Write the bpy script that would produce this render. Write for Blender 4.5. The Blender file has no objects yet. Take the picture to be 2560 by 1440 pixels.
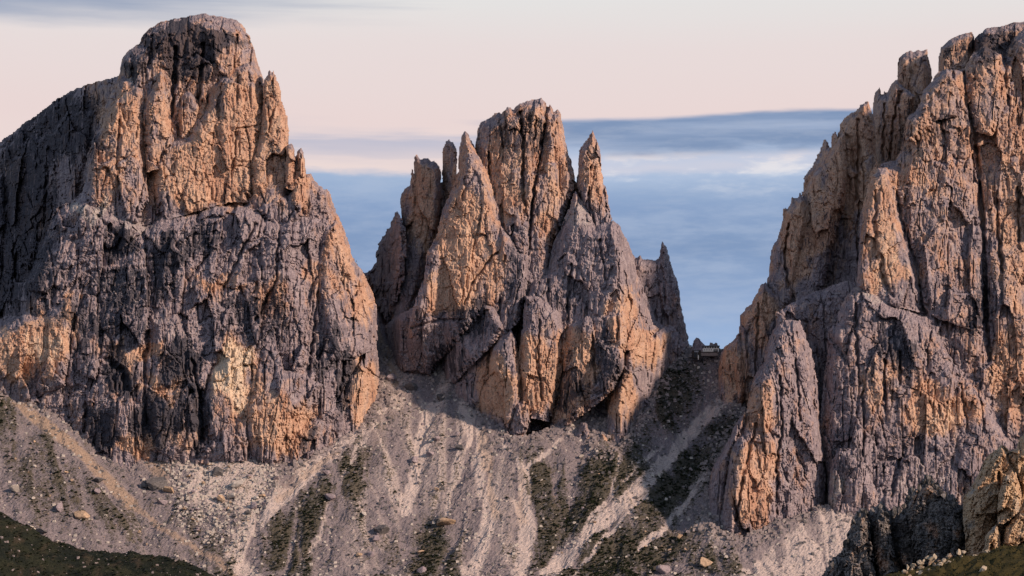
import bpy, math, random
import numpy as np
random.seed(7); np.random.seed(7)
S = 1.0 / 6000.0            # tangent per photo pixel
HOR = 1600.0                # photo row of the horizon
scene = bpy.context.scene
col = scene.collection
R = math.radians

# ------------------------------------------------------------------ camera
cam_d = bpy.data.cameras.new('camera'); cam = bpy.data.objects.new('camera', cam_d); col.objects.link(cam)
cam.location = (0, 0, 0); cam.rotation_euler = (R(90), 0, 0)
cam_d.sensor_width = 36.0; cam_d.lens = 18.0 / (1280 * S); cam_d.shift_y = (HOR - 720) / 2560.0
cam_d.clip_start = 1.0; cam_d.clip_end = 60000.0
scene.camera = cam
scene.view_settings.view_transform = 'Standard'; scene.view_settings.look = 'None'
scene.view_settings.exposure = 0.14; scene.view_settings.gamma = 1.0
scene.view_settings.use_curve_mapping = False

# ------------------------------------------------------------------ sun
SUN_AZ, SUN_EL = 59.0, 23.0        # degrees to the right of straight behind the camera, height
sd = bpy.data.lights.new('sun', 'SUN'); sun = bpy.data.objects.new('sun', sd); col.objects.link(sun)
sd.energy = 4.4; sd.angle = R(3.5); sd.color = (1.0, 0.72, 0.53)
a, e = R(SUN_AZ), R(SUN_EL)
sdir = np.array([math.sin(a) * math.cos(e), -math.cos(a) * math.cos(e), math.sin(e)])   # towards the sun
from mathutils import Vector
sun.rotation_euler = Vector(sdir).to_track_quat('Z', 'Y').to_euler()
sun.location = (800, -600, 600)

# ------------------------------------------------------------------ world
world = bpy.data.worlds.new('World'); scene.world = world; world.use_nodes = True
nt = world.node_tree; N = nt.nodes; L = nt.links
for n in list(N): N.remove(n)
class NB:
    def __init__(s, nt): s.nt = nt
    def node(s, t, **kw):
        n = s.nt.nodes.new(t)
        for k, v in kw.items(): setattr(n, k, v)
        return n
    def link(s, a, b): s.nt.links.new(a, b)
    def set(s, sock, v):
        if hasattr(v, 'is_output') or isinstance(v, bpy.types.NodeSocket): s.link(v, sock)
        else: sock.default_value = v
    def math(s, op, a, b=0.0, clamp=False):
        n = s.node('ShaderNodeMath', operation=op); n.use_clamp = clamp
        s.set(n.inputs[0], a); s.set(n.inputs[1], b); return n.outputs[0]
    def mix(s, f, a, b, blend='MIX'):
        n = s.node('ShaderNodeMix'); n.data_type = 'RGBA'; n.blend_type = blend
        s.set(n.inputs[0], f); s.set(n.inputs[6], a if not isinstance(a, tuple) else (*a, 1)[:4]); s.set(n.inputs[7], b if not isinstance(b, tuple) else (*b, 1)[:4])
        return n.outputs[2]
    def step(s, v, lo, hi):
        n = s.node('ShaderNodeMapRange', interpolation_type='SMOOTHSTEP')
        s.set(n.inputs[0], v); n.inputs[1].default_value = lo; n.inputs[2].default_value = hi
        n.inputs[3].default_value = 0; n.inputs[4].default_value = 1; return n.outputs[0]
    def noise(s, vec, scale, detail=5, rough=0.55, dist=0.0):
        n = s.node('ShaderNodeTexNoise'); s.set(n.inputs['Vector'], vec)
        n.inputs['Scale'].default_value = scale; n.inputs['Detail'].default_value = detail
        n.inputs['Roughness'].default_value = rough; n.inputs['Distortion'].default_value = dist
        return n.outputs[0]
    def vscale(s, vec, sc, off=(0, 0, 0)):
        n = s.node('ShaderNodeMapping'); s.set(n.inputs[0], vec); n.inputs['Scale'].default_value = sc; n.inputs['Location'].default_value = off
        return n.outputs[0]
    def ramp(s, v, stops, interp='LINEAR'):
        n = s.node('ShaderNodeValToRGB'); s.set(n.inputs[0], v); cr = n.color_ramp; cr.interpolation = interp
        while len(cr.elements) < len(stops): cr.elements.new(0.5)
        for el, (p, c) in zip(cr.elements, stops): el.position = p; el.color = (*c, 1)
        return n.outputs[0]
def srgb(r, g, b):
    f = lambda c: (c / 255 / 12.92) if c / 255 <= 0.04045 else ((c / 255 + 0.055) / 1.055) ** 2.4
    return (f(r), f(g), f(b))

w = NB(nt)
tc = w.node('ShaderNodeTexCoord'); sep = w.node('ShaderNodeSeparateXYZ'); w.link(tc.outputs['Generated'], sep.inputs[0])
hx, hy, hz = sep.outputs
hl = w.math('SQRT', w.math('ADD', w.math('MULTIPLY', hx, hx), w.math('MULTIPLY', hy, hy)))
el = w.math('DIVIDE', hz, w.math('MAXIMUM', hl, 0.02))                 # tangent of the height above the horizon
# cloud noise stretched along the horizon
vec = w.vscale(tc.outputs['Generated'], (3.0, 3.0, 26.0))
n1 = w.noise(vec, 2.2, 5, 0.55)
vec2 = w.vscale(tc.outputs['Generated'], (4.0, 4.0, 70.0), (3.1, 1.7, 0))
n2 = w.noise(vec2, 2.6, 4, 0.5)
vec3 = w.vscale(tc.outputs['Generated'], (11.0, 11.0, 45.0), (0.4, 5.7, 2.0))
n3 = w.noise(vec3, 3.0, 6, 0.6)
elw = w.math('ADD', el, w.math('MULTIPLY', w.math('SUBTRACT', n1, 0.5), 0.010))
def E(py): return (HOR - py) * S
# thin high overcast, warm low and grey above
sky_hi = w.ramp(w.math('DIVIDE', elw, 0.5), [(E(560) * 2, srgb(240, 222, 216)), (E(300) * 2, srgb(234, 215, 213)), (E(120) * 2, srgb(232, 220, 219)), (E(0) * 2, srgb(229, 227, 226)), (0.8, srgb(206, 216, 228))])
nish = w.node('ShaderNodeTexSky'); nish.sky_type = 'NISHITA'; nish.sun_disc = False
nish.sun_elevation = R(SUN_EL); nish.sun_rotation = math.atan2(sdir[0], sdir[1]); nish.altitude = 2200
nsky = w.mix(1.0, nish.outputs[0], (0.10, 0.10, 0.10), 'MULTIPLY')
sky_hi = w.mix(w.math('MULTIPLY', w.step(el, 0.27, 0.95), 0.95), sky_hi, nsky)
# the deep blue bank low over the horizon
bank = w.ramp(w.math('MULTIPLY', elw, 4.0), [(0.0, srgb(190, 203, 224)), (E(900) * 4, srgb(156, 184, 222)), (E(780) * 4, srgb(150, 173, 209)), (E(620) * 4, srgb(130, 154, 191)), (E(520) * 4, srgb(138, 162, 199)), (E(440) * 4, srgb(162, 183, 213))])
n4 = w.noise(w.vscale(tc.outputs['Generated'], (26.0, 26.0, 150.0), (1.4, 2.7, 5.0)), 2.0, 6, 0.62)
bank = w.mix(w.math('MULTIPLY', w.step(n4, 0.45, 0.7), 0.16), bank, srgb(186, 196, 214))
bank = w.mix(w.math('MULTIPLY', w.step(n3, 0.40, 0.72), 0.42), bank, srgb(176, 191, 216))
m_bank = w.step(w.math('ADD', elw, w.math('MULTIPLY', w.math('SUBTRACT', n3, 0.5), 0.006)), E(447), E(425))
sky = w.mix(m_bank, bank, sky_hi)
# mid band of blue-grey cloud, denser to the right of the gap
az = w.math('DIVIDE', hx, w.math('MAXIMUM', hy, 0.05))
def band(pc, hw, soft, warp=0.008, src=n1):
    v = w.math('ADD', el, w.math('MULTIPLY', w.math('SUBTRACT', src, 0.5), warp))
    up = w.step(v, E(pc - hw) + soft * 0.35, E(pc - hw) - soft * 0.35)
    dn = w.step(v, E(pc + hw) - soft, E(pc + hw) + soft * 0.3)
    return w.math('MULTIPLY', up, dn)
mr = w.math('MULTIPLY', band(338, 46, 0.004, 0.012), w.step(w.math('ADD', az, w.math('MULTIPLY', w.math('SUBTRACT', n2, 0.5), 0.05)), -0.028, 0.020))
mrc = w.mix(w.step(n2, 0.35, 0.7), srgb(124, 148, 184), srgb(160, 177, 206))
mrc = w.mix(w.math('MULTIPLY', w.step(n4, 0.42, 0.7), 0.35), mrc, srgb(170, 182, 204))
sky = w.mix(w.math('MULTIPLY', mr, 0.97), sky, mrc)
# bright gap below that band
mg = w.math('MULTIPLY', band(410, 22, 0.013, 0.016, n3), w.step(az, 0.004, 0.025))
gapc = w.mix(w.step(n3, 0.42, 0.62), srgb(186, 201, 226), srgb(226, 228, 236))
sky = w.mix(w.math('MULTIPLY', mg, 0.8), sky, gapc)
ml = w.math('MULTIPLY', w.math('MULTIPLY', band(335, 26, 0.016, 0.03), w.math('MULTIPLY', w.step(az, 0.006, -0.012), w.step(az, -0.12, -0.095))), w.step(n2, 0.42, 0.62))
sky = w.mix(w.math('MULTIPLY', ml, 0.75), sky, srgb(178, 184, 206))
# streak of cloud high up
mt = w.math('MULTIPLY', band(-25, 70, 0.010, 0.022), w.step(w.math('ADD', az, w.math('MULTIPLY', n2, 0.2)), 0.06, -0.10))
sky = w.mix(w.math('MULTIPLY', mt, 0.95), sky, srgb(150, 163, 188))
bg = w.node('ShaderNodeBackground'); w.link(sky, bg.inputs[0]); bg.inputs[1].default_value = 0.90
out = w.node('ShaderNodeOutputWorld'); w.link(bg.outputs[0], out.inputs[0])

# ------------------------------------------------------------------ noise
def h2(ix, iy, seed):
    ix = ix.astype(np.int64).astype(np.uint32); iy = iy.astype(np.int64).astype(np.uint32)
    h = ix * np.uint32(374761393) + iy * np.uint32(668265263) + np.uint32((seed * 2654435761 + 12345) & 0xffffffff)
    h = (h ^ (h >> np.uint32(13))) * np.uint32(1274126177)
    h = (h ^ (h >> np.uint32(15))) * np.uint32(2246822519)
    h ^= h >> np.uint32(16)
    return h.astype(np.float32) / np.float32(4294967296.0)
def gn(x, y, seed=0):
    x = np.asarray(x, np.float32); y = np.asarray(y, np.float32)
    x0 = np.floor(x); y0 = np.floor(y); fx = x - x0; fy = y - y0
    ux = fx * fx * fx * (fx * (fx * 6 - 15) + 10); uy = fy * fy * fy * (fy * (fy * 6 - 15) + 10)
    def g(dx, dy):
        an = h2(x0 + dx, y0 + dy, seed) * np.float32(6.2831853)
        return np.cos(an) * (fx - dx) + np.sin(an) * (fy - dy)
    a_ = g(0, 0); b_ = g(1, 0); c_ = g(0, 1); d_ = g(1, 1)
    return ((a_ + (b_ - a_) * ux) * (1 - uy) + (c_ + (d_ - c_) * ux) * uy) * 1.5
def fbm(x, y, seed=0, oct=4, gain=0.5):
    r = 0; am = 1.0; f = 1.0
    for i in range(oct):
        r = r + am * gn(x * f + i * 17.3, y * f - i * 9.1, seed + i); am *= gain; f *= 2.03
    return r
def ridged(x, y, seed=0, oct=3):
    r = 0; am = 1.0; f = 1.0
    for i in range(oct):
        r = r + am * (1 - 2 * np.abs(gn(x * f + i * 7.7, y * f, seed + i))); am *= 0.5; f *= 2.1
    return r * 0.6
def facets(u, v, su, sv, seed, off, tilt):
    U = (u / su).astype(np.float32); V = (v / sv).astype(np.float32)
    iu = np.floor(U); iv = np.floor(V)
    d1 = np.full(U.shape, 99., np.float32); d2 = d1.copy()
    bx = np.zeros_like(U); by = np.zeros_like(U); bi = np.zeros_like(U); bj = np.zeros_like(U)
    for dj in (-1, 0, 1):
        for di in (-1, 0, 1):
            ci = iu + di; cj = iv + dj
            dx = U - (ci + 0.1 + 0.8 * h2(ci, cj, seed)); dy = V - (cj + 0.1 + 0.8 * h2(ci, cj, seed + 1))
            d = dx * dx + dy * dy
            m = d < d1
            d2 = np.where(m, d1, np.minimum(d2, d)); d1 = np.where(m, d, d1)
            bx = np.where(m, dx, bx); by = np.where(m, dy, by); bi = np.where(m, ci, bi); bj = np.where(m, cj, bj)
    c = (h2(bi, bj, seed + 2) - 0.5) * 2 * off
    ta = (h2(bi, bj, seed + 3) - 0.5) * 2 * tilt; tb = (h2(bi, bj, seed + 4) - 0.5) * 1.2 * tilt
    return c + ta * bx * su + tb * by * sv, np.sqrt(d2) - np.sqrt(d1)
def sstep(x, a_, b_):
    t = np.clip((x - a_) / (b_ - a_), 0, 1); return t * t * (3 - 2 * t)
def seg_dist(u, v, pts, closed):
    P = np.array(pts, np.float32); n = len(P); d = np.full(u.shape, 1e9, np.float32)
    for i in range(n if closed else n - 1):
        a_ = P[i]; b_ = P[(i + 1) % n]; ab = b_ - a_; L2 = float(ab @ ab) + 1e-9
        t = np.clip(((u - a_[0]) * ab[0] + (v - a_[1]) * ab[1]) / L2, 0, 1)
        d = np.minimum(d, (u - a_[0] - t * ab[0]) ** 2 + (v - a_[1] - t * ab[1]) ** 2)
    return np.sqrt(d)
def inside(u, v, pts):
    P = np.array(pts, np.float32); n = len(P); c = np.zeros(u.shape, bool)
    for i in range(n):
        x1, y1 = P[i]; x2, y2 = P[(i + 1) % n]
        if y1 == y2: continue
        m = ((y1 > v) != (y2 > v)) & (u < (x2 - x1) * (v - y1) / (y2 - y1) + x1); c ^= m
    return c
def sdf(u, v, pts):
    d = seg_dist(u, v, pts, True); return np.where(inside(u, v, pts), d, -d)

# ------------------------------------------------------------------ stains, rock tints and some painted shade of the walls (photo rows and columns on a 4 px map)
MW, MH, MO = 760, 400, 240
mu, mv = np.meshgrid(np.arange(MW) * 4.0 - MO, np.arange(MH) * 4.0 - 80)
mu = mu.astype(np.float32); mv = mv.astype(np.float32)
wu = mu + 26 * fbm(mu / 60, mv / 90, 5, 4); wv = mv + 40 * fbm(mu / 50, mv / 110, 15, 4)
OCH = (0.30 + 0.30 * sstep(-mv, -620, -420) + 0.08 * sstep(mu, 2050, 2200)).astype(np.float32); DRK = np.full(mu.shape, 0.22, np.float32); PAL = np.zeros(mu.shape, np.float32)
def blob(M, cx, cy, rx, ry, val, lean=0.0):
    x = (wu - cx - lean * (wv - cy)) / rx; y = (wv - cy) / ry
    f = 1 - sstep(np.sqrt(x * x + y * y), 0.55, 1.25)
    M[:] = M + (val - M) * f
for b in [  # ochre, lowered where shade is painted
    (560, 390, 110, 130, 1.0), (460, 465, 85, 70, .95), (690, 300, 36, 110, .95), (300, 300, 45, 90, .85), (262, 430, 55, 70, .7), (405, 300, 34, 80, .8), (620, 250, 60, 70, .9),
    (660, 430, 50, 70, .75), (750, 450, 22, 60, .8), (740, 500, 60, 40, .6), (480, 250, 30, 60, .55), (90, 400, 170, 240, .30), (40, 450, 40, 60, .6), (100, 560, 30, 60, .55),  # broad low blob cuts the ochre to paint the rear wall's shade
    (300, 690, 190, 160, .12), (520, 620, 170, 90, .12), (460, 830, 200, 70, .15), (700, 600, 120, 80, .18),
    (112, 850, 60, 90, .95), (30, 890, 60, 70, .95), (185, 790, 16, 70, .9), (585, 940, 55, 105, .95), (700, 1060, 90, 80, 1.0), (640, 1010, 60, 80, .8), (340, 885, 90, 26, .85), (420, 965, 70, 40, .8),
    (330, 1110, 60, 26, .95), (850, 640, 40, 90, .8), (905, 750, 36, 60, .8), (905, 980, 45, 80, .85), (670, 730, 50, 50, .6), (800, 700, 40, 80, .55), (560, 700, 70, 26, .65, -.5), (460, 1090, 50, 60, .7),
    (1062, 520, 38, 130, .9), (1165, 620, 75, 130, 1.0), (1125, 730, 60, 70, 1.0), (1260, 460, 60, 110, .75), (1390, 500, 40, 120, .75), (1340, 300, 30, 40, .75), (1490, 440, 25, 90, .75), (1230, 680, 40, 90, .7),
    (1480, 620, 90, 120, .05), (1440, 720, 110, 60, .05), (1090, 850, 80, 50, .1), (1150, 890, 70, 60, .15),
    (1240, 970, 60, 90, 1.0), (1350, 930, 55, 110, 1.0), (1445, 890, 55, 80, .9), (1560, 790, 45, 60, .8), (1610, 870, 60, 50, .85), (1560, 1000, 40, 60, .8), (1500, 1100, 28, 35, .9), (1410, 1000, 60, 40, .8), (1660, 720, 60, 110, .2),  # last blob cuts the ochre to paint the rear tower's shade
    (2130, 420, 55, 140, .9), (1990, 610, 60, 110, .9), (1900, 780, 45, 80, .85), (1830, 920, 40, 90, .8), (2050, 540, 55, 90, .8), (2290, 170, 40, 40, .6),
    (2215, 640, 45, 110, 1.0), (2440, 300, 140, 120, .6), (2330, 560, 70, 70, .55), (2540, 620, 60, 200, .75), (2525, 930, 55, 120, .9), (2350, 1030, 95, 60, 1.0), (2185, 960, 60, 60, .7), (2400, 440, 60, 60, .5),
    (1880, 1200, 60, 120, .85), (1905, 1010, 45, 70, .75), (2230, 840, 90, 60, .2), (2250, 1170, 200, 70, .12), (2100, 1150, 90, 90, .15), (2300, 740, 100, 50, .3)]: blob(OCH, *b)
for b in [  # black water stains, and the rear wall's shade painted dark
    (480, 100, 130, 42, 1.1), (470, 150, 70, 50, .95), (350, 160, 40, 50, .7), (300, 600, 55, 45, .9), (420, 640, 70, 50, .7), (500, 590, 50, 50, .6), (330, 720, 120, 60, .6), (300, 930, 60, 65, 1.0), (245, 1080, 42, 65, 1.0), (400, 1060, 70, 70, .85), (500, 1060, 26, 100, 1.0),
    (210, 850, 30, 80, .7), (260, 800, 120, 60, .6), (450, 900, 60, 60, .8), (480, 990, 60, 50, .7), (820, 880, 60, 80, .6), (860, 960, 30, 90, .7), (760, 1100, 40, 40, .6), (640, 800, 120, 70, .5), (120, 700, 60, 60, .4),
    (40, 560, 110, 280, .72), (140, 320, 130, 110, .72), (590, 350, 40, 40, .35), (1180, 790, 70, 50, .6), (1290, 690, 30, 80, .55), (1300, 330, 80, 60, .5), (1420, 960, 40, 60, .6), (1520, 900, 40, 80, .6), (1400, 750, 60, 30, .5), (1120, 890, 60, 40, .5),  # leading pair paints shade over the rear wall
    (2240, 880, 60, 80, .6), (2330, 330, 90, 70, .4), (2480, 110, 70, 30, .8), (2390, 140, 40, 40, .5), (2260, 1120, 70, 60, .42), (2110, 1120, 60, 80, .42), (2330, 1230, 200, 80, .12), (2450, 750, 30, 100, .6), (560, 390, 90, 90, .08), (450, 470, 70, 50, .05), (1150, 640, 60, 110, .08), (2215, 640, 45, 110, .05), (2350, 1030, 90, 50, .05),
    (590, 930, 40, 90, .1), (700, 1060, 70, 60, .2), (110, 860, 50, 60, .1), (1240, 970, 50, 60, .15)]: blob(DRK, *b)
for b in [(585, 940, 50, 100, .9), (110, 870, 45, 70, .6), (215, 520, 80, 35, .7, 1.0), (300, 730, 80, 50, .5), (420, 820, 90, 60, .4), (350, 560, 50, 30, .5), (330, 170, 30, 40, .5), (1150, 650, 60, 90, .35), (2215, 660, 35, 90, .5), (2350, 1040, 80, 50, .5),
          (1440, 540, 40, 50, .6), (2080, 1220, 26, 60, .8), (2330, 1230, 200, 70, .45), (2190, 740, 100, 20, .5, 3.0), (440, 490, 60, 40, .4), (1250, 990, 40, 50, .4), (1350, 960, 40, 60, .4)]: blob(PAL, *b)
def sample(M, u, v):
    x = np.clip((u + MO) / 4.0, 0, MW - 1.01); y = np.clip((v + 80) / 4.0, 0, MH - 1.01)
    i = x.astype(int); j = y.astype(int); fx = x - i; fy = y - j
    return (M[j, i] * (1 - fx) + M[j, i + 1] * fx) * (1 - fy) + (M[j + 1, i] * (1 - fx) + M[j + 1, i + 1] * fx) * fy

# ------------------------------------------------------------------ materials
def new_mat(name):
    m = bpy.data.materials.new(name); m.use_nodes = True
    for n in list(m.node_tree.nodes): m.node_tree.nodes.remove(n)
    b = NB(m.node_tree); o = b.node('ShaderNodeOutputMaterial'); p = b.node('ShaderNodeBsdfPrincipled')
    p.inputs['Roughness'].default_value = 0.9; p.inputs['Specular IOR Level'].default_value = 0.15
    b.link(p.outputs[0], o.inputs[0]); return m, b, p
def bump(b, p, h, strength, dist):
    n = b.node('ShaderNodeBump'); n.inputs['Strength'].default_value = strength; n.inputs['Distance'].default_value = dist
    b.link(h, n.inputs['Height']); b.link(n.outputs[0], p.inputs['Normal'])

def rock_material(name, k=1.0, grey=(0.215, 0.182, 0.208), grey2=(0.375, 0.326, 0.355), och=(0.58, 0.405, 0.30), och2=(0.47, 0.285, 0.205), dark=(0.040, 0.043, 0.060), pale=(0.66, 0.55, 0.43)):
    m, b, p = new_mat(name)
    geo = b.node('ShaderNodeNewGeometry'); P = geo.outputs['Position']
    at = b.node('ShaderNodeAttribute', attribute_name='tint'); sp = b.node('ShaderNodeSeparateColor'); b.link(at.outputs['Color'], sp.inputs[0])
    aO, aD, aP = sp.outputs
    pv = b.vscale(P, (k, k, k * 0.30))                 # stretched down the wall
    nA = b.noise(b.vscale(P, (k, k, k * 0.55)), 0.035, 6, 0.62)
    nB_ = b.noise(pv, 0.16, 6, 0.65)
    nC = b.noise(b.vscale(P, (k, k, k * 0.09)), 0.22, 5, 0.6)      # water streaks
    nD = b.noise(P, 0.55 * k, 5, 0.7)
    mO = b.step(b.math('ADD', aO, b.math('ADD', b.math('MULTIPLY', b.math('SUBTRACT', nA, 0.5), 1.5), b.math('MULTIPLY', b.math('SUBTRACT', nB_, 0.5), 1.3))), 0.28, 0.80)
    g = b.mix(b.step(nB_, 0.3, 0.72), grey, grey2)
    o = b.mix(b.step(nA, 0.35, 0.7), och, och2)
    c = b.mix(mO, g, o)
    mP = b.step(b.math('ADD', aP, b.math('MULTIPLY', b.math('SUBTRACT', nB_, 0.5), 1.0)), 0.35, 0.9)
    c = b.mix(mP, c, b.mix(mO, (0.43, 0.40, 0.39), pale))
    c = b.mix(0.85, c, b.ramp(nD, [(0.30, (0.45, 0.45, 0.49)), (0.47, (0.95, 0.95, 0.96)), (0.72, (1.4, 1.38, 1.35))]), 'MULTIPLY')
    nG = b.noise(P, 0.085 * k, 7, 0.68)
    c = b.mix(b.math('MULTIPLY', b.step(nG, 0.52, 0.66), 0.42), c, b.mix(mO, (0.47, 0.425, 0.44), (0.66, 0.50, 0.385)))
    c = b.mix(b.math('MULTIPLY', b.step(nG, 0.46, 0.34), 0.45), c, b.mix(mO, (0.13, 0.112, 0.130), (0.36, 0.22, 0.165)))
    nF = b.noise(b.vscale(P, (k, k, k * 0.13)), 0.62, 4, 0.6)
    sD = b.math('ADD', b.math('MULTIPLY', b.math('SUBTRACT', nC, 0.5), 2.0), b.math('ADD', b.math('MULTIPLY', b.math('SUBTRACT', nF, 0.5), 1.3), b.math('MULTIPLY', b.math('SUBTRACT', nA, 0.5), 0.9)))
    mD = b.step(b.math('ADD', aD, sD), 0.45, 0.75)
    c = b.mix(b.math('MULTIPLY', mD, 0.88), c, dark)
    nE = b.noise(b.vscale(P, (k, k, k * 0.3)), 0.75, 3, 0.65)       # hairline joints
    c = b.mix(b.math('MULTIPLY', b.step(nE, 0.43, 0.35), 0.55), c, dark)
    b.link(c, p.inputs['Base Color'])
    hh = b.math('ADD', b.noise(b.vscale(P, (k, k, k * 0.5)), 0.5, 8, 0.75), b.math('MULTIPLY', nD, 0.6))
    bump(b, p, hh, 1.0, 1.3 / k)
    return m
M_rock = rock_material('limestone')
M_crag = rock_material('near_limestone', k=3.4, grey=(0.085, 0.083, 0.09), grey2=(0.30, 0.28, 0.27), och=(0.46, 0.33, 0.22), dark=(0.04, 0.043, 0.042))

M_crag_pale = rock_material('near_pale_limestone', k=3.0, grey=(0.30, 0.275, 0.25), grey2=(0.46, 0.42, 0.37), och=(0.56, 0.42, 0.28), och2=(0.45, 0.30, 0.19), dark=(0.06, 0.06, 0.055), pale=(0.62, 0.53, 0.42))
def scree_material():
    m, b, p = new_mat('scree')
    geo = b.node('ShaderNodeNewGeometry'); P = geo.outputs['Position']
    at = b.node('ShaderNodeAttribute', attribute_name='tint'); sp = b.node('ShaderNodeSeparateColor'); b.link(at.outputs['Color'], sp.inputs[0])
    aV, aP, aW = sp.outputs      # vegetation and a painted shadow, fresh pale scree, tan earth
    n1 = b.noise(P, 0.05, 6, 0.65); n2 = b.noise(P, 0.35, 6, 0.7); n3 = b.noise(P, 1.1, 3, 0.7)
    c = b.mix(b.step(n2, 0.3, 0.7), (0.17, 0.150, 0.168), (0.30, 0.268, 0.290))
    c = b.mix(b.step(aP, 0.12, 0.75), c, (0.52, 0.455, 0.44))
    c = b.mix(b.math('MULTIPLY', b.step(aW, 0.2, 0.9), 0.75), c, (0.39, 0.29, 0.215))
    veg = b.mix(b.step(n1, 0.35, 0.7), (0.036, 0.040, 0.026), (0.078, 0.070, 0.045))
    mv_ = b.step(b.math('ADD', aV, b.math('ADD', b.math('MULTIPLY', b.math('SUBTRACT', n2, 0.5), 2.6), b.math('MULTIPLY', b.math('SUBTRACT', n1, 0.5), 1.0))), 0.32, 0.72)
    c = b.mix(b.math('MULTIPLY', mv_, 0.85), c, veg)
    c = b.mix(0.9, c, b.ramp(n3, [(0.3, (0.55, 0.55, 0.57)), (0.5, (1, 1, 1)), (0.7, (1.4, 1.38, 1.34))]), 'MULTIPLY')
    b.link(c, p.inputs['Base Color'])
    bump(b, p, b.math('ADD', n2, b.math('MULTIPLY', n3, 0.7)), 1.0, 1.6)
    return m
M_scree = scree_material()
def grass_material(name, c1, c2, c3, k=1.0):
    m, b, p = new_mat(name)
    P = b.node('ShaderNodeNewGeometry').outputs['Position']
    n1 = b.noise(P, 0.03 * k, 6, 0.6); n2 = b.noise(P, 0.5 * k, 5, 0.7)
    c = b.mix(b.step(n1, 0.35, 0.65), c1, c2); c = b.mix(b.step(n2, 0.5, 0.75), c, c3)
    b.link(c, p.inputs['Base Color']); bump(b, p, n2, 1.0, 1.2 / k); return m
def meadow_material():
    m, b, p = new_mat('alpine_grass'); P = b.node('ShaderNodeNewGeometry').outputs['Position']
    rot = b.node('ShaderNodeMapping'); b.link(P, rot.inputs[0]); rot.inputs['Rotation'].default_value = (0, 0, R(38)); rot.inputs['Scale'].default_value = (1, 0.12, 1)
    n1 = b.noise(P, 0.035, 6, 0.65); n2 = b.noise(P, 0.4, 6, 0.75); n3 = b.noise(rot.outputs[0], 0.10, 5, 0.6)
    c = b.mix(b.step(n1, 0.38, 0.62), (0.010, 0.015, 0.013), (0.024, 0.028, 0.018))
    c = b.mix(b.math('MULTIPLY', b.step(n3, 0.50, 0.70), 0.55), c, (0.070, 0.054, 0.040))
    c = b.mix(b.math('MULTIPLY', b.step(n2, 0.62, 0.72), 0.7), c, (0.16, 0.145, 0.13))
    c = b.mix(0.8, c, b.ramp(n2, [(0.3, (0.4, 0.4, 0.4)), (0.5, (1, 1, 1)), (0.7, (1.6, 1.5, 1.4))]), 'MULTIPLY')
    b.link(c, p.inputs['Base Color']); bump(b, p, n2, 1.0, 2.0); return m
M_meadow = meadow_material()
M_near_grass = grass_material('near_grass', (0.030, 0.030, 0.012), (0.055, 0.046, 0.018), (0.10, 0.078, 0.03), 11.0)
def plain(name, c, rough=0.7, var=0.25, k=1.0):
    m, b, p = new_mat(name)
    P = b.node('ShaderNodeNewGeometry').outputs['Position']; n = b.noise(P, 0.6 * k, 5, 0.7)
    lo = tuple(x * (1 - var) for x in c); hi = tuple(min(1, x * (1 + var)) for x in c)
    b.link(b.mix(b.step(n, 0.3, 0.7), lo, hi), p.inputs['Base Color']); p.inputs['Roughness'].default_value = rough; return m

# ------------------------------------------------------------------ object helpers
def tag(o, label=None, cat=None, group=None, kind=None):
    if label: o['label'] = label
    if cat: o['category'] = cat
    if group: o['group'] = group
    if kind: o['kind'] = kind
    return o
def at(px, py, Y): return np.array([(px - 1280) * S * Y, Y, (HOR - py) * S * Y])
def empty(name, loc):
    o = bpy.data.objects.new(name, None); col.objects.link(o); o.location = loc; o.empty_display_size = 5; return o
def mesh_np(name, V, Q, mat, parent=None, tint=None, smooth=False):
    V = np.asarray(V, np.float32); Q = np.asarray(Q, np.int32); k = Q.shape[1]
    ploc = np.array(parent.location) if parent else None
    org = np.array([(V[:, 0].min() + V[:, 0].max()) / 2, (V[:, 1].min() + V[:, 1].max()) / 2, V[:, 2].min()])
    me = bpy.data.meshes.new(name)
    me.vertices.add(len(V)); me.vertices.foreach_set('co', (V - org.astype(np.float32)).ravel())
    me.loops.add(Q.size); me.loops.foreach_set('vertex_index', Q.ravel())
    me.polygons.add(len(Q)); me.polygons.foreach_set('loop_start', np.arange(len(Q), dtype=np.int32) * k)
    me.polygons.foreach_set('use_smooth', np.full(len(Q), smooth))
    me.update(calc_edges=True)
    if tint is not None:
        at_ = me.color_attributes.new('tint', 'FLOAT_COLOR', 'POINT')
        buf = np.ones((len(V), 4), np.float32); buf[:, :3] = tint; at_.data.foreach_set('color', buf.ravel())
    me.materials.append(mat)
    o = bpy.data.objects.new(name, me); col.objects.link(o)
    if parent: o.parent = parent; o.location = org - ploc
    else: o.location = org
    return o
def PY(py): return 1750.0 / (0.70 - (HOR - py) / 6000.0)         # depth of the cliff foot for a photo row

def PY2(px, py):
    p_ = PY(py); return np.where(np.asarray(px) < 330, 2793 + (p_ - 2793) * 0.35, p_)

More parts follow.
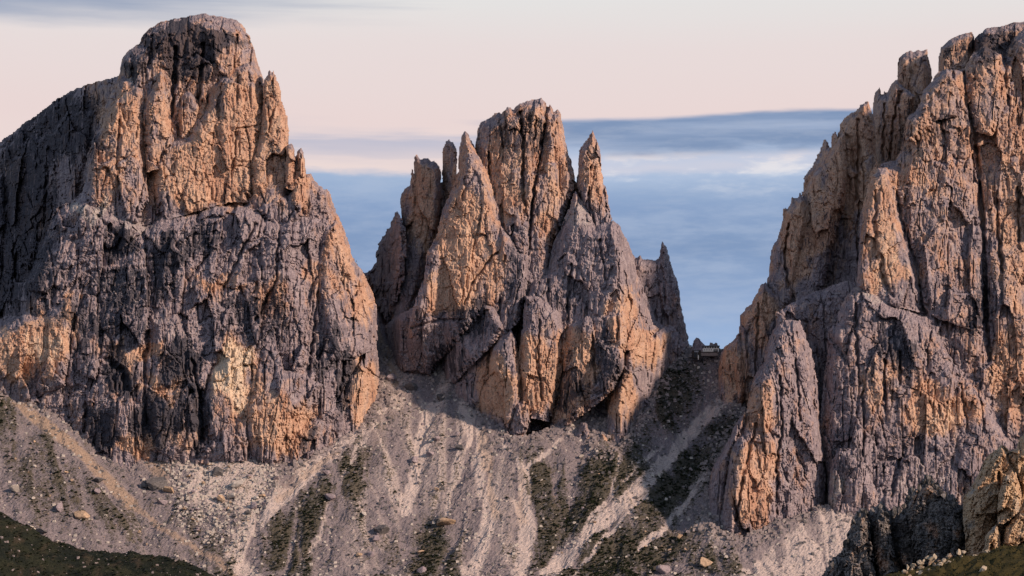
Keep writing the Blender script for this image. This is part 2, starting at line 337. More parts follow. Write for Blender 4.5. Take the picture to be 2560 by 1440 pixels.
def rock_relief(u, v, seed, lean, amp, sc=1.0):
    u = u / sc; v = v / sc
    a_ = u + 6 * fbm(u / 80, v / 150, seed, 3) + lean * v; b_ = v + 22 * fbm(u / 60, v / 60, seed + 9, 3)
    f1, e1 = facets(a_, b_, 58, 190, seed + 20, 6.0, 0.17)
    f2, e2 = facets(a_ + 3 * gn(u / 11, v / 18, seed + 3), b_, 20, 42, seed + 30, 2.0, 0.24)
    f3, e3 = facets(a_ + 1.5 * gn(u / 5, v / 8, seed + 4), b_, 8.0, 12, seed + 40, 1.0, 0.28)
    r = 1.6 * ridged(a_ / 30, b_ / 200, seed + 50, 3) + 0.5 * ridged(a_ / 9, b_ / 90, seed + 55, 3)
    vb = v + 0.06 * u + 10 * gn(u / 160, v / 160, seed + 67); led = (1.5 * gn(u / 120, vb / 8, seed + 60) + 1.6 * gn(u / 220, vb / 21, seed + 68)) * np.clip(gn(u / 110, v / 90, seed + 61) + 0.45, 0, 1)
    k1 = np.abs(gn(a_ / 36, b_ / 240, seed + 62)); k2 = np.abs(gn(a_ / 14, b_ / 60, seed + 63)); k3 = np.abs(gn(a_ / 30, b_ / 12, seed + 64))
    m1 = gn(u / 60, v / 80, seed + 65); m2 = gn(u / 30, v / 40, seed + 66)
    crk = -6.0 * (1 - sstep(k1, 0.0, 0.075)) * sstep(m1, -.35, .1) - 1.7 * (1 - sstep(k2, 0.0, 0.13)) * sstep(m2, -.1, .3) - 2.0 * (1 - sstep(k3, 0.0, 0.12)) * sstep(m2 - m1, .0, .35)
    crk = crk - 3.0 * (1 - sstep(e1, 0, 0.04)) - 1.2 * (1 - sstep(e2, 0, 0.08))
    tb = vb / 27.0 + 0.22 * f2 + 0.5 * gn(u / 40, v / 60, seed + 69); sw = tb - np.floor(tb); tc_ = vb / 10.0 + 0.3 * f2; sw2 = tc_ - np.floor(tc_)
    mk = sstep(gn(u / 75, v / 60, seed + 71), -.25, .3)
    led = led + mk * (2.6 * (0.5 - sw) + 1.0 * (0.5 - sw2))
    return amp * (f1 + f2 + f3 + r + led + crk + 0.6 * fbm(u / 4.5, v / 8, seed + 70, 2))

def blur(M, n=1):
    for _ in range(n):
        M = (M + np.roll(M, 1, 0) + np.roll(M, -1, 0) + np.roll(M, 1, 1) + np.roll(M, -1, 1)) / 5
    return M
SEED = [100]
def slab(name, parent, poly, off=0.0, foot=None, Y=None, gx=0.0, gy=-0.16, T=40.0, Rr=70.0, h=2.5, lean=0.0, jag=1.0, amp=1.0, sc=1.0, cracks=(), mat=None, ref=None, iso=1.0, piv=None, label=None, tints=None):
    """a block of rock: outline in photo pixels, real depth Y at its reference point, bulging towards the viewer, closed round its rim"""
    SEED[0] += 37; seed = SEED[0]
    if foot:
        poly = [(x, y + 26 * float(sstep(np.float32(abs(y - np.interp(x, [q[0] for q in foot], [q[1] for q in foot]))), 34., 12.))) for x, y in poly]
    P = np.array(poly, np.float32)
    if sc == 1.0: T *= 0.62; Rr *= 0.62
    if foot is FL and off < -20: off = -16 + (off + 12) * 0.6
    x0, x1, y0, y1 = P[:, 0].min() - 8, P[:, 0].max() + 8, P[:, 1].min() - 8, P[:, 1].max() + 8
    u, v = np.meshgrid(np.arange(x0, x1, h), np.arange(y0, y1, h)); u = u.astype(np.float32); v = v.astype(np.float32)
    d = sdf(u, v, poly)
    d = d + jag * sc * (2.2 * gn(u / (26 * sc), v / (50 * sc), seed) + 2.2 * gn(u / (9 * sc), v / (15 * sc), seed + 1) + 1.3 * gn(u / (4 * sc), v / (6 * sc), seed + 2))
    gu = np.gradient(d, h, axis=1); gv = np.gradient(d, h, axis=0); gl = np.sqrt(gu ** 2 + gv ** 2) + 1e-3; gu = np.clip(gu / gl, -1, 1); gv = np.clip(gv / gl, -1, 1)
    keep = d > -0.7 * h
    mvd = np.clip(-d, 0, h) * keep
    uu = u + gu * mvd; vv = v + gv * mvd
    t = np.clip(d / Rr, 0, 1); f = 1 - (1 - t) ** 1.7
    if foot:
        fx_ = [q[0] for q in foot]; fpy = np.interp(u, fx_, [q[1] for q in foot]); face = np.interp(u, fx_, [float(PY2(q[0], q[1])) for q in foot]) + gy * (v - fpy) + off; Y = float(face.mean())
        if off < 0: face = face - off * (1 - np.clip((fpy - v) / 130.0, 0, 1))
        if gx: face = face + gx * np.clip((fpy - v) / 170.0, 0, 1) * (u - (piv if piv is not None else P[:, 0].mean()))
    else:
        ax, ay = ref if ref else (P[:, 0].mean(), P[:, 1].max()); face = Y + off + gx * (u - ax) + gy * (v - ay)
    rel = rock_relief(u, v * iso, seed + 5, lean, amp, sc)
    Tl = T * (1 - 0.8 * sstep(-gv, 0.25, 0.8))
    D = face + Tl * (1 - f) - rel * (0.3 + 0.7 * np.clip(d / (6 * sc), 0, 1)) * (Y / 3000.0) * sc
    for (pts, wd, dp) in cracks:
        dd = seg_dist(u + 5 * gn(u / 14, v / 20, seed + 77), v, pts, False)
        D = D + dp * (1 - sstep(dd, 0.1 * wd, wd))
    idx = -np.ones(u.shape, np.int64)
    cell = keep[:-1, :-1] & keep[1:, :-1] & keep[:-1, 1:] & keep[1:, 1:]
    used = np.zeros(u.shape, bool); used[:-1, :-1] |= cell; used[1:, :-1] |= cell; used[:-1, 1:] |= cell; used[1:, 1:] |= cell
    n = int(used.sum()); idx[used] = np.arange(n)
    Q = np.stack([idx[1:, :-1][cell], idx[1:, 1:][cell], idx[:-1, 1:][cell], idx[:-1, :-1][cell]], 1)
    U = uu[used]; Vv = vv[used]; Dd = D[used]; GU = gu[used]; GV = gv[used]
    Db = blur(D, 4); slope = np.gradient(Db, h, axis=0)[used] * 2.0 * 3000 / Y
    ledge = np.clip((-slope - 0.9) / 2.0, 0, 1)
    if tints is None:
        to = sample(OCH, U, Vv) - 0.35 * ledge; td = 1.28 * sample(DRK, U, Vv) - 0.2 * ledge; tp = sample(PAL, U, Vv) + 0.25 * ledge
    else:
        nz = fbm(U / 60, Vv / 60, seed + 90, 3)
        to = tints[0] + 0.4 * nz - 0.2 * ledge; td = tints[1] - 0.3 * nz; tp = tints[2] + 0.3 * ledge + 0 * U
    tint = np.stack([to, td, tp], 1)
    # rim: edges that belong to a single face get a flank running back into the mountain
    E_ = np.concatenate([Q[:, [0, 1]], Q[:, [1, 2]], Q[:, [2, 3]], Q[:, [3, 0]]]); key = np.sort(E_, 1); k64 = key[:, 0] * (n + 1) + key[:, 1]
    uq, inv, cnt = np.unique(k64, return_inverse=True, return_counts=True); be = E_[cnt[inv] == 1]
    bv = np.unique(be); loc = -np.ones(n, np.int64); loc[bv] = np.arange(len(bv))
    rings = [(U, Vv, Dd, tint)]; Qs = [Q]; base = 0; prev = np.arange(n); tot = n
    back = max(T, 30.0 * Y / 3000)
    for j, (sh, bk) in enumerate(((1.5, 0.25), (6, 0.8), (16, 1.7))):
        rn = gn(U[bv] / 9, Vv[bv] / 9 + j * 31, seed + 80) * 0.15 * back
        sh = sh * sc; qi = np.clip(((U[bv] + GU[bv] * sh - u[0, 0]) / h).astype(int), 0, d.shape[1] - 1); qj = np.clip(((Vv[bv] + GV[bv] * sh - v[0, 0]) / h).astype(int), 0, d.shape[0] - 1)
        sh = sh * np.clip(d[qj, qi] / sh - 0.2, 0.05, 1) 
        ru = U[bv] + GU[bv] * sh; rv = Vv[bv] + GV[bv] * sh; rd = Dd[bv] + bk * back + rn
        rings.append((ru, rv, rd, tint[bv])); nw = np.arange(len(bv)) + tot
        pa = prev[be[:, 0]] if j == 0 else prev[loc[be[:, 0]]]; pb = prev[be[:, 1]] if j == 0 else prev[loc[be[:, 1]]]
        Qs.append(np.stack([pb, pa, nw[loc[be[:, 0]]], nw[loc[be[:, 1]]]], 1)); prev = nw; tot += len(bv)
    U = np.concatenate([r[0] for r in rings]); Vv = np.concatenate([r[1] for r in rings]); Dd = np.concatenate([r[2] for r in rings]); tint = np.concatenate([r[3] for r in rings])
    XYZ = np.stack([(U - 1280) * S * Dd, Dd, (HOR - Vv) * S * Dd], 1)
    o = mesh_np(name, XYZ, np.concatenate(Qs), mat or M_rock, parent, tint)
    if label: o['label'] = label
    return o

# ------------------------------------------------------------------ scree: envelope of debris cones hung from the cliff foot
FOOT = [(-260, 940), (-120, 965), (0, 985), (45, 1006), (130, 1030), (210, 1095), (255, 1138), (330, 1166), (365, 1135), (392, 1112), (430, 1128), (480, 1140), (545, 1134), (600, 1130), (690, 1144), (725, 1164), (770, 1156), (830, 1124), (900, 1066), (950, 1012),
        (958, 940), (950, 860), (936, 770), (960, 800), (984, 870), (1006, 945), (1062, 938), (1085, 895), (1110, 878), (1108, 930), (1122, 950), (1145, 985), (1165, 1003), (1213, 1040), (1250, 1060), (1266, 1090), (1290, 1100), (1325, 1085), (1400, 1062), (1460, 1035), (1535, 968),
        (1530, 1010), (1490, 1090), (1480, 1108), (1496, 1138), (1549, 1125), (1580, 1086), (1606, 1038), (1640, 985), (1674, 908), (1712, 878), (1745, 880), (1795, 872), (1797, 950), (1803, 1004), (1868, 1027), (1843, 1056), (1811, 1121), (1781, 1168), (1770, 1229), (1767, 1282), (1780, 1318), (1803, 1337), (1834, 1351), (1868, 1345), (1901, 1323),
        (1942, 1303), (1975, 1304), (2022, 1276), (2060, 1258), (2113, 1277), (2140, 1290), (2300, 1335), (2560, 1385), (2860, 1410)]
def foot_pts(step=6.0):
    out_ = []
    for (a_, b_) in zip(FOOT[:-1], FOOT[1:]):
        n = max(1, int(math.hypot(a_[0] - b_[0], a_[1] - b_[1]) / step))
        for i in range(n): out_.append((a_[0] + (b_[0] - a_[0]) * i / n, a_[1] + (b_[1] - a_[1]) * i / n))
    return np.array(out_ + [FOOT[-1]])
fp = foot_pts(); fY = PY2(fp[:, 0], fp[:, 1]); FX = (fp[:, 0] - 1280) * S * fY; FZ = (HOR - fp[:, 1]) * S * fY + 2.0 + 3.0 * gn(fp[:, 0] / 30, fp[:, 1] / 30, 77)
GS = 2.0
gxs = np.arange(-800, 860, GS); gys = np.arange(2380, 3130, GS)
TX, TY = np.meshgrid(gxs, gys); TX = TX.astype(np.float32); TY = TY.astype(np.float32)
TZ = np.full(TX.shape, -1e9, np.float32); ND = np.full(TX.shape, 1e9, np.float32)
SL = 0.79
wx = TX + 5 * fbm(TX / 40, TY / 40, 301, 3); wy = TY + 5 * fbm(TX / 40, TY / 40, 311, 3)
for X_, Y_, Z_ in zip(FX, fY, FZ):
    dd_ = np.sqrt((wx - X_) ** 2 + (wy - Y_) ** 2); TZ = np.maximum(TZ, Z_ - SL * dd_); ND = np.minimum(ND, dd_)
# concave run-out towards the valley and a meadow floor
floor = 46 + 0.10 * (TY - 2380) + 8 * fbm(TX / 120, TY / 120, 321, 3)
kq = 14.0; TZ = np.log(np.exp(np.clip((TZ - floor) / kq, -20, 30)) + 1) * kq + floor
tpx = 1280 + TX / (S * TY); tpy = HOR - TZ / (S * TY)
# fall-line streaks (noise smeared along the slope)
gzx = np.gradient(TZ, GS, axis=1); gzy = np.gradient(TZ, GS, axis=0); gl = np.sqrt(gzx ** 2 + gzy ** 2) + 1e-4
gzx = blur(gzx, 6); gzy = blur(gzy, 6); gl = np.sqrt(gzx ** 2 + gzy ** 2) + 1e-4; dxn = gzx / gl; dyn = gzy / gl
def bil(M, i, j):
    i = np.clip(i, 0, M.shape[1] - 1.01); j = np.clip(j, 0, M.shape[0] - 1.01); a_ = i.astype(int); b_ = j.astype(int); fi = i - a_; fj = j - b_
    return (M[b_, a_] * (1 - fi) + M[b_, a_ + 1] * fi) * (1 - fj) + (M[b_ + 1, a_] * (1 - fi) + M[b_ + 1, a_ + 1] * fi) * fj
def lic(M, n, stp=1.4):
    J, I = np.meshgrid(np.arange(M.shape[0]), np.arange(M.shape[1]), indexing='ij'); acc = M.copy().astype(np.float32)
    for sg in (1, -1):
        i = I.astype(np.float32); j = J.astype(np.float32)
        for _ in range(n):
            ii = bil(dxn, i, j); jj = bil(dyn, i, j); i = i + sg * stp * ii; j = j + sg * stp * jj; acc += bil(M, i, j)
    return acc / (2 * n + 1)
rs = np.random.RandomState(3)
st1 = lic(blur(rs.rand(*TX.shape).astype(np.float32) - .5, 2), 22); st1 /= st1.std()
st2 = lic(blur(rs.rand(*TX.shape).astype(np.float32) - .5, 12), 30); st2 /= st2.std()
TZ = TZ + 0.55 * st1 + 1.5 * st2 + 2.2 * fbm(TX / 26, TY / 26, 331, 4) + 0.5 * rs.randn(*TX.shape)
SCU = tpx; SCV = tpy
VEG_SHADE = np.zeros(TX.shape, np.float32); PALE = np.zeros(TX.shape, np.float32); WARM = np.zeros(TX.shape, np.float32)
su_ = SCU + 10 * fbm(TX / 18, TY / 18, 341, 3); sv_ = SCV + 10 * fbm(TX / 18, TY / 18, 351, 3)
def paint_poly(M, pts, val, soft=48): M[:] = M + (val - M) * sstep(sdf(su_, sv_, pts), -soft, soft)
def paint_line(M, pts, wd, val, tail=1.0): M[:] = np.maximum(M, val * (1 - sstep(seg_dist(SCU + 4 * st1 + 6 * gn(TX / 25, TY / 25, 361), SCV, pts, False), wd * 0.35, wd * 1.6)))
VEG_SHADE += 0.22
for pts, val in [([(-60, 990), (20, 1000), (60, 1040), (200, 1150), (310, 1270), (330, 1330), (250, 1340), (100, 1280), (20, 1210), (-60, 1190)], .52),
    ([(890, 1130), (760, 1250), (670, 1320), (650, 1380), (690, 1440), (770, 1440), (790, 1330), (880, 1230), (940, 1120)], .9), ([(1040, 1320), (1120, 1295), (1160, 1380), (1140, 1460), (1030, 1460)], .85),
    ([(1340, 1170), (1420, 1110), (1480, 1140), (1560, 1150), (1600, 1190), (1460, 1340), (1340, 1450), (1312, 1400), (1330, 1300)], .95), ([(1720, 1120), (1790, 1050), (1850, 1050), (1805, 1130), (1765, 1190), (1710, 1260), (1650, 1300), (1600, 1290), (1640, 1210)], .8),  # second patch paints the shadow beside the right spur in the turf colour
    ([(1480, 1345), (1600, 1335), (1660, 1400), (1700, 1460), (1420, 1460)], .92), ([(1670, 900), (1730, 930), (1740, 1000), (1660, 1090), (1590, 1130), (1600, 1050)], .65), ([(1640, 1330), (1740, 1320), (1840, 1400), (1840, 1460), (1680, 1460)], .75),
    ([(370, 1190), (440, 1190), (450, 1260), (560, 1310), (560, 1390), (480, 1360), (380, 1260)], .5), ([(500, 1360), (560, 1370), (590, 1420), (540, 1440)], .85), ([(690, 1170), (780, 1160), (730, 1200), (690, 1230)], .45),
    ([(880, 1260), (960, 1290), (960, 1400), (900, 1400)], .38), ([(850, 1120), (930, 1080), (930, 1150), (860, 1190)], .55)]: paint_poly(VEG_SHADE, pts, val)
for pts, wd, val in [([(900, 1072), (860, 1108), (760, 1192), (660, 1288), (600, 1345)], 17, 1.), ([(600, 1345), (582, 1385), (630, 1440)], 24, .95), ([(1078, 1020), (1060, 1100), (1040, 1180), (1015, 1270)], 17, .95), ([(1160, 1012), (1195, 1100), (1207, 1180), (1228, 1270), (1212, 1330), (1170, 1450)], 22, 1.),
    ([(1302, 1175), (1306, 1250), (1322, 1320), (1314, 1380), (1296, 1450)], 17, 1.), ([(1535, 972), (1440, 1060), (1345, 1148), (1300, 1190)], 5, .95), ([(1800, 1005), (1700, 1112), (1620, 1200), (1500, 1310), (1400, 1400), (1350, 1450)], 16, 1.), ([(1640, 1200), (1470, 1330), (1390, 1450)], 8, .8),
    ([(1550, 1135), (1530, 1230), (1440, 1350), (1380, 1450)], 5, .7), ([(1765, 1190), (1720, 1260), (1660, 1322), (1600, 1370)], 7, .95), ([(940, 800), (970, 890), (1010, 960), (1060, 1010)], 12, .5), ([(1620, 1230), (1500, 1360), (1430, 1450)], 5, .8), ([(1095, 900), (1110, 960), (1085, 1030)], 14, .7),
    ([(1660, 1110), (1560, 1200), (1500, 1280)], 5, .6), ([(1130, 1000), (1150, 1100), (1130, 1200), (1120, 1290)], 6, .5), ([(980, 1000), (900, 1120), (830, 1240), (800, 1330), (760, 1420)], 6, .5), ([(1300, 1160), (1260, 1100), (1190, 1030)], 7, .6), ([(930, 1060), (980, 1150), (950, 1250)], 5, .4)]: paint_line(PALE, pts, wd, val)
FAN = np.zeros_like(PALE)
paint_poly(FAN, [(945, 830), (1000, 950), (1110, 900), (1170, 1010), (1290, 1150), (1310, 1300), (1310, 1470), (1160, 1470), (1100, 1290), (1000, 1300), (940, 1440), (830, 1440), (880, 1280), (960, 1110)], .24, 30); PALE = np.maximum(PALE, FAN)
paint_poly(PALE, [(2065, 1258), (2150, 1290), (2140, 1460), (1830, 1460), (1950, 1345)], .8, 14); paint_poly(PALE, [(450, 1140), (650, 1130), (700, 1200), (650, 1290), (560, 1290), (450, 1230)], .62, 26); paint_poly(PALE, [(1780, 1230), (1770, 1290), (1830, 1370), (1830, 1400), (1740, 1330), (1690, 1330)], .45)
for pts, wd, val in [([(45, 1010), (110, 1060), (200, 1130), (262, 1195), (330, 1262)], 15, 1.), ([(330, 1262), (440, 1342), (520, 1390), (590, 1440)], 10, .7), ([(380, 1130), (400, 1170)], 34, .7), ([(1205, 1080), (1220, 1180), (1240, 1290)], 16, .6), ([(940, 800), (975, 900), (990, 960)], 12, .8), ([(1300, 1180), (1305, 1300)], 16, .5), ([(840, 1125), (700, 1245)], 10, .6), ([(760, 1170), (700, 1230)], 20, .45), ([(1000, 990), (930, 1110), (880, 1200)], 22, .35)]: paint_line(WARM, pts, wd, val)
VEG_SHADE = VEG_SHADE * (1 - 0.95 * np.clip(PALE * 1.2, 0, 1)) * (1 - 0.9 * WARM) + 0.20 * st2 * (.45 + VEG_SHADE) + 0.14 * st1 * (.45 + VEG_SHADE)
PALE = np.clip(PALE * (1.0 + .25 * st1) + 0.14 * st1 + 0.15 * st2, 0, 1.2)
# the pale streams lie in shallow runnels
TZ = TZ - 1.2 * np.clip(PALE, 0, 1)
TZ = TZ.astype(np.float32)
def grid_mesh(name, X, Y, Z, mat, tint=None, smooth=False, keep=None):
    ny, nx = X.shape; I = np.arange(nx * ny).reshape(ny, nx)
    Q = np.stack([I[:-1, :-1].ravel(), I[:-1, 1:].ravel(), I[1:, 1:].ravel(), I[1:, :-1].ravel()], 1)
    V = np.stack([X.ravel(), Y.ravel(), Z.ravel()], 1)
    if keep is not None:
        Q = Q[keep.ravel()[Q].all(1)]; ids = np.unique(Q); mp = np.zeros(len(V), np.int64); mp[ids] = np.arange(len(ids)); V = V[ids]; Q = mp[Q]; tint = tint[ids]
    return mesh_np(name, V, Q, mat, None, tint, smooth)
fmax = np.array([fY[np.abs(fp[:, 0] - q) < 60].max() if (np.abs(fp[:, 0] - q) < 40).any() else 3100.0 for q in np.arange(-300, 2900, 8.0)])
vis = (TY < np.interp(tpx, np.arange(-300, 2900, 8.0), fmax) + 75) & (tpx > -330) & (tpx < 2890)
scree = grid_mesh('scree_slope', TX, TY, TZ, M_scree, np.stack([VEG_SHADE.ravel(), PALE.ravel(), WARM.ravel()], 1), keep=vis)
tag(scree, 'grey scree and boulder slope fanning down below the cliffs', kind='structure')
# visible surface lookup
tpx = 1280 + TX / (S * TY); tpy = HOR - TZ / (S * TY)
LUT = np.full((365, 645), 1e9, np.float32)
ii = np.clip((tpx / 4).astype(int), 0, 644); jj = np.clip((tpy / 4).astype(int), 0, 364)
ok = (tpx >= 0) & (tpx < 2576) & (tpy >= 700) & (tpy < 1456)
np.minimum.at(LUT, (jj[ok], ii[ok]), TY[ok])
def scree_Y(px, py):
    i, j = int(np.clip(px / 4, 1, 643)), int(np.clip(py / 4, 1, 363)); return float(LUT[j - 1:j + 2, i - 1:i + 2].min())
def scree_z(X, Y): return float(bil(TZ, np.array([(X - gxs[0]) / GS]), np.array([(Y - gys[0]) / GS]))[0])

# ground sheet out to the horizon, below the scree and behind the mountains
gx_ = np.concatenate([np.linspace(-30000, -2000, 15), np.linspace(-1800, 1800, 73), np.linspace(2000, 30000, 15)])
gy_ = np.concatenate([np.linspace(-30000, -500, 12), np.linspace(-400, 3400, 96), np.linspace(3700, 40000, 16)])
GX, GY = np.meshgrid(gx_, gy_)
GZ = np.interp(GY, [-30000, -300, 0, 300, 1500, 2300, 2420, 2700, 3400, 4200, 40000], [-400, -10, -2.2, -14, -20, 20, 36, 60, 40, -500, -900]) + 5 * fbm(GX / 160, GY / 160, 401, 3) * sstep(np.abs(GY), 30, 300)
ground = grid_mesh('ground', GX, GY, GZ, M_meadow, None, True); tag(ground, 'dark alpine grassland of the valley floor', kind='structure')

# ------------------------------------------------------------------ the mountains
FL = [(-240, 955), (0, 985), (130, 1040), (250, 1130), (330, 1160), (725, 1160), (880, 1080), (970, 985)]
FM = [(900, 790), (960, 850), (1000, 930), (1110, 945), (1165, 1003), (1260, 1070), (1320, 1085), (1400, 1062), (1480, 1090), (1550, 1110), (1600, 1040), (1680, 905), (1760, 890)]
FB = [(1780, 985), (1870, 1015), (2200, 990)]
FR = [(1740, 1270), (1830, 1345), (1942, 1303), (2060, 1262), (2140, 1290), (2560, 1262), (2900, 1250)]

# --- left mountain
mtL = empty('mountain', at(480, 1160, 2850)); tag(mtL, 'massive flat-topped rock mountain on the left with orange upper walls', kind='structure')
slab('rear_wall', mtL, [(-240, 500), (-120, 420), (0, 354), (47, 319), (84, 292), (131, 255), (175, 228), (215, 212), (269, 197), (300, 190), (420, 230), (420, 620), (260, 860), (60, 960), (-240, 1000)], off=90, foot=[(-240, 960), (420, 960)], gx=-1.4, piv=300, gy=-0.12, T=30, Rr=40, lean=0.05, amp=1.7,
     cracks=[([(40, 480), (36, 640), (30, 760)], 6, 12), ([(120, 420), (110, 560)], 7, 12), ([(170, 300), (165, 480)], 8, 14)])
for pl_ in ([(15, 420), (45, 360), (80, 335), (110, 345), (122, 430), (112, 580), (70, 680), (25, 600)], [(130, 330), (165, 280), (205, 262), (245, 275), (222, 380), (196, 520), (150, 520)], [(-60, 500), (-20, 440), (10, 430), (20, 560), (10, 720), (-50, 740)]):
    slab('rear_pillar', mtL, pl_, off=72, foot=[(-240, 960), (420, 960)], gx=-1.4, piv=300, gy=-0.12, T=46, Rr=34, amp=1.4)
slab('summit_tower', mtL, [(285, 330), (299, 188), (304, 148), (316, 131), (331, 118), (349, 109), (356, 91), (373, 72), (403, 54), (437, 47), (470, 40), (494, 36), (514, 34), (524, 39), (551, 40), (591, 50), (605, 62), (613, 71), (615, 82), (625, 88), (627, 104), (635, 124), (643, 151), (653, 181), (672, 240), (690, 360), (480, 430)],
     off=30, foot=FL, T=75, Rr=75, amp=1.15, jag=.7, cracks=[([(440, 120), (436, 200), (430, 290)], 9, 22), ([(385, 90), (372, 170)], 7, 12), ([(510, 110), (500, 210), (490, 300)], 8, 18), ([(330, 140), (335, 190)], 6, 9)])
slab('shoulder_wall', mtL, [(299, 188), (268, 250), (250, 300), (228, 350), (218, 400), (216, 450), (196, 500), (150, 640), (300, 720), (800, 720), (868, 600), (846, 540), (825, 487), (806, 470), (783, 447), (764, 432), (735, 400), (700, 330), (660, 260), (640, 210), (560, 230), (500, 330), (450, 340), (420, 230), (370, 190)], off=22, foot=FL, T=45, Rr=50, amp=1.1)
slab('rock_pillar', mtL, [(346, 198), (316, 228), (282, 262), (262, 302), (235, 343), (218, 386), (214, 463), (205, 500), (260, 540), (345, 560), (372, 500), (366, 420), (360, 300), (368, 240)], off=-6, foot=FL, T=38, Rr=42, amp=1.0, cracks=[([(300, 300), (292, 400), (300, 500)], 5, 8)])
slab('rock_pillar', mtL, [(403, 178), (390, 202), (366, 242), (359, 296), (362, 370), (366, 430), (400, 420), (430, 360), (432, 322), (423, 269), (413, 208)], off=-10, foot=FL, T=36, Rr=32, amp=.9)
slab('rock_pillar', mtL, [(455, 235), (446, 290), (450, 340), (470, 350), (492, 310), (502, 270), (490, 240), (472, 225)], off=12, foot=FL, T=28, Rr=24, amp=.9)
slab('orange_buttress', mtL, [(618, 155), (571, 178), (537, 208), (514, 242), (504, 279), (487, 302), (470, 336), (423, 349), (403, 373), (380, 396), (380, 437), (383, 480), (386, 525), (398, 556), (470, 535), (571, 506), (620, 505), (640, 470), (650, 380), (662, 300), (655, 230), (640, 180)], off=-2, foot=FL, T=48, Rr=48, amp=.85, lean=-0.12,
     cracks=[([(591, 325), (588, 380), (580, 440)], 4, 6), ([(560, 200), (545, 260), (548, 300)], 5, 8), ([(600, 190), (590, 250)], 5, 7), ([(591, 322), (645, 314)], 4, 5)])
slab('right_buttress', mtL, [(663, 225), (655, 262), (649, 319), (640, 363), (627, 396), (622, 480), (612, 520), (680, 540), (720, 500), (728, 440), (736, 400), (722, 363), (722, 329), (719, 289), (709, 265), (702, 249), (690, 230)], off=-8, foot=FL, T=40, Rr=34, amp=.9, lean=-0.08, cracks=[([(690, 260), (676, 300), (672, 330)], 4, 9)])
slab('rock_pinnacle', mtL, [(658, 235), (660, 200), (668, 188), (674, 173), (679, 182), (685, 176), (690, 188), (694, 205), (700, 222), (704, 260), (700, 300), (670, 300)], off=0, foot=FL, T=20, Rr=14, jag=1.0, amp=.95, label='split pointed pinnacle on the right edge of the left mountain')
slab('rock_pinnacle', mtL, [(712, 470), (716, 390), (715, 368), (722, 362), (728, 358), (734, 368), (738, 390), (744, 420), (740, 480)], off=-16, foot=FL, T=18, Rr=12, jag=1.0, amp=.95)
slab('rock_pinnacle', mtL, [(728, 500), (738, 420), (738, 390), (744, 375), (752, 370), (759, 380), (762, 413), (766, 440), (770, 500), (750, 530)], off=-24, foot=FL, T=20, Rr=14, jag=1.0, amp=.95)
slab('rock_rib', mtL, [(640, 520), (690, 480), (720, 490), (760, 440), (776, 433), (784, 447), (806, 470), (823, 480), (833, 517), (846, 545), (838, 580), (800, 560), (760, 540), (720, 560), (680, 570)], off=-12, foot=FL, T=34, Rr=30, amp=.9)
LOW = [(-240, 940), (-100, 880), (0, 822), (64, 779), (67, 742), (64, 708), (81, 668), (94, 631), (111, 591), (124, 557), (138, 524), (155, 510), (175, 505), (195, 490), (215, 478), (262, 514), (302, 537), (336, 546), (365, 572), (396, 549), (470, 534), (551, 512), (620, 512), (700, 540), (770, 530), (838, 530), (860, 571), (872, 610), (880, 640), (895, 665), (914, 690), (930, 725), (942, 762), (946, 800), (942, 850),
       (945, 905), (950, 960), (952, 1020), (902, 1072), (832, 1132), (765, 1164), (725, 1172), (690, 1150), (600, 1140), (480, 1150), (400, 1140), (330, 1176), (255, 1146), (205, 1100), (130, 1040), (40, 1014), (-240, 985)]
slab('lower_wall', mtL, LOW, off=-18, foot=FL, T=55, Rr=60, amp=1.15, lean=0.06,
     cracks=[([(175, 800), (168, 900), (160, 960)], 9, 16), ([(372, 830), (362, 900), (360, 960), (365, 1060)], 9, 14), ([(215, 1010), (210, 1080)], 8, 12), ([(480, 900), (500, 1000), (505, 1100)], 8, 14), ([(600, 880), (560, 930), (520, 960)], 6, 10), ([(640, 560), (600, 640), (560, 720)], 7, 10), ([(830, 560), (800, 700), (780, 860), (760, 1000)], 7, 10), ([(700, 560), (690, 700), (640, 800)], 6, 9),
             ([(270, 900), (310, 930), (320, 990)], 14, 16), ([(690, 950), (680, 1050), (690, 1140)], 6, 8), ([(245, 540), (300, 600), (280, 640)], 8, 8), ([(540, 560), (520, 640), (470, 700)], 7, 8), ([(860, 880), (850, 980), (840, 1090)], 8, 12)])
slab('pale_buttress', mtL, [(-60, 850), (0, 828), (60, 785), (100, 790), (140, 760), (180, 720), (190, 760), (182, 820), (176, 900), (165, 965), (110, 985), (40, 1004), (-60, 990)], off=-34, foot=FL, T=34, Rr=40, amp=.8)
slab('pale_buttress', mtL, [(600, 852), (560, 890), (524, 930), (512, 1000), (508, 1060), (530, 1110), (560, 1140), (600, 1138), (605, 1080), (600, 1020), (612, 950), (622, 890)], off=-34, foot=FL, T=30, Rr=36, amp=.7)
slab('pale_buttress', mtL, [(640, 960), (615, 1010), (606, 1090), (612, 1138), (690, 1148), (715, 1120), (735, 1040), (770, 1000), (810, 960), (760, 930), (700, 925)], off=-38, foot=FL, T=32, Rr=40, amp=.75, lean=.1)
slab('rock_rib', mtL, [(722, 1172), (716, 1130), (740, 1080), (790, 1040), (840, 1000), (880, 930), (905, 900), (940, 960), (950, 1015), (900, 1074), (832, 1134), (765, 1166)], off=-40, foot=FL, T=34, Rr=40, amp=.9)
slab('dark_buttress', mtL, [(215, 1000), (208, 1060), (216, 1100), (256, 1146), (330, 1176), (356, 1150), (368, 1080), (362, 1010), (330, 975), (280, 960), (240, 975)], off=-34, foot=FL, T=32, Rr=36, amp=.9)
slab('dark_buttress', mtL, [(375, 1000), (370, 1070), (380, 1120), (440, 1140), (500, 1148), (506, 1060), (495, 980), (450, 965), (400, 970)], off=-28, foot=FL, T=30, Rr=36, amp=.9)
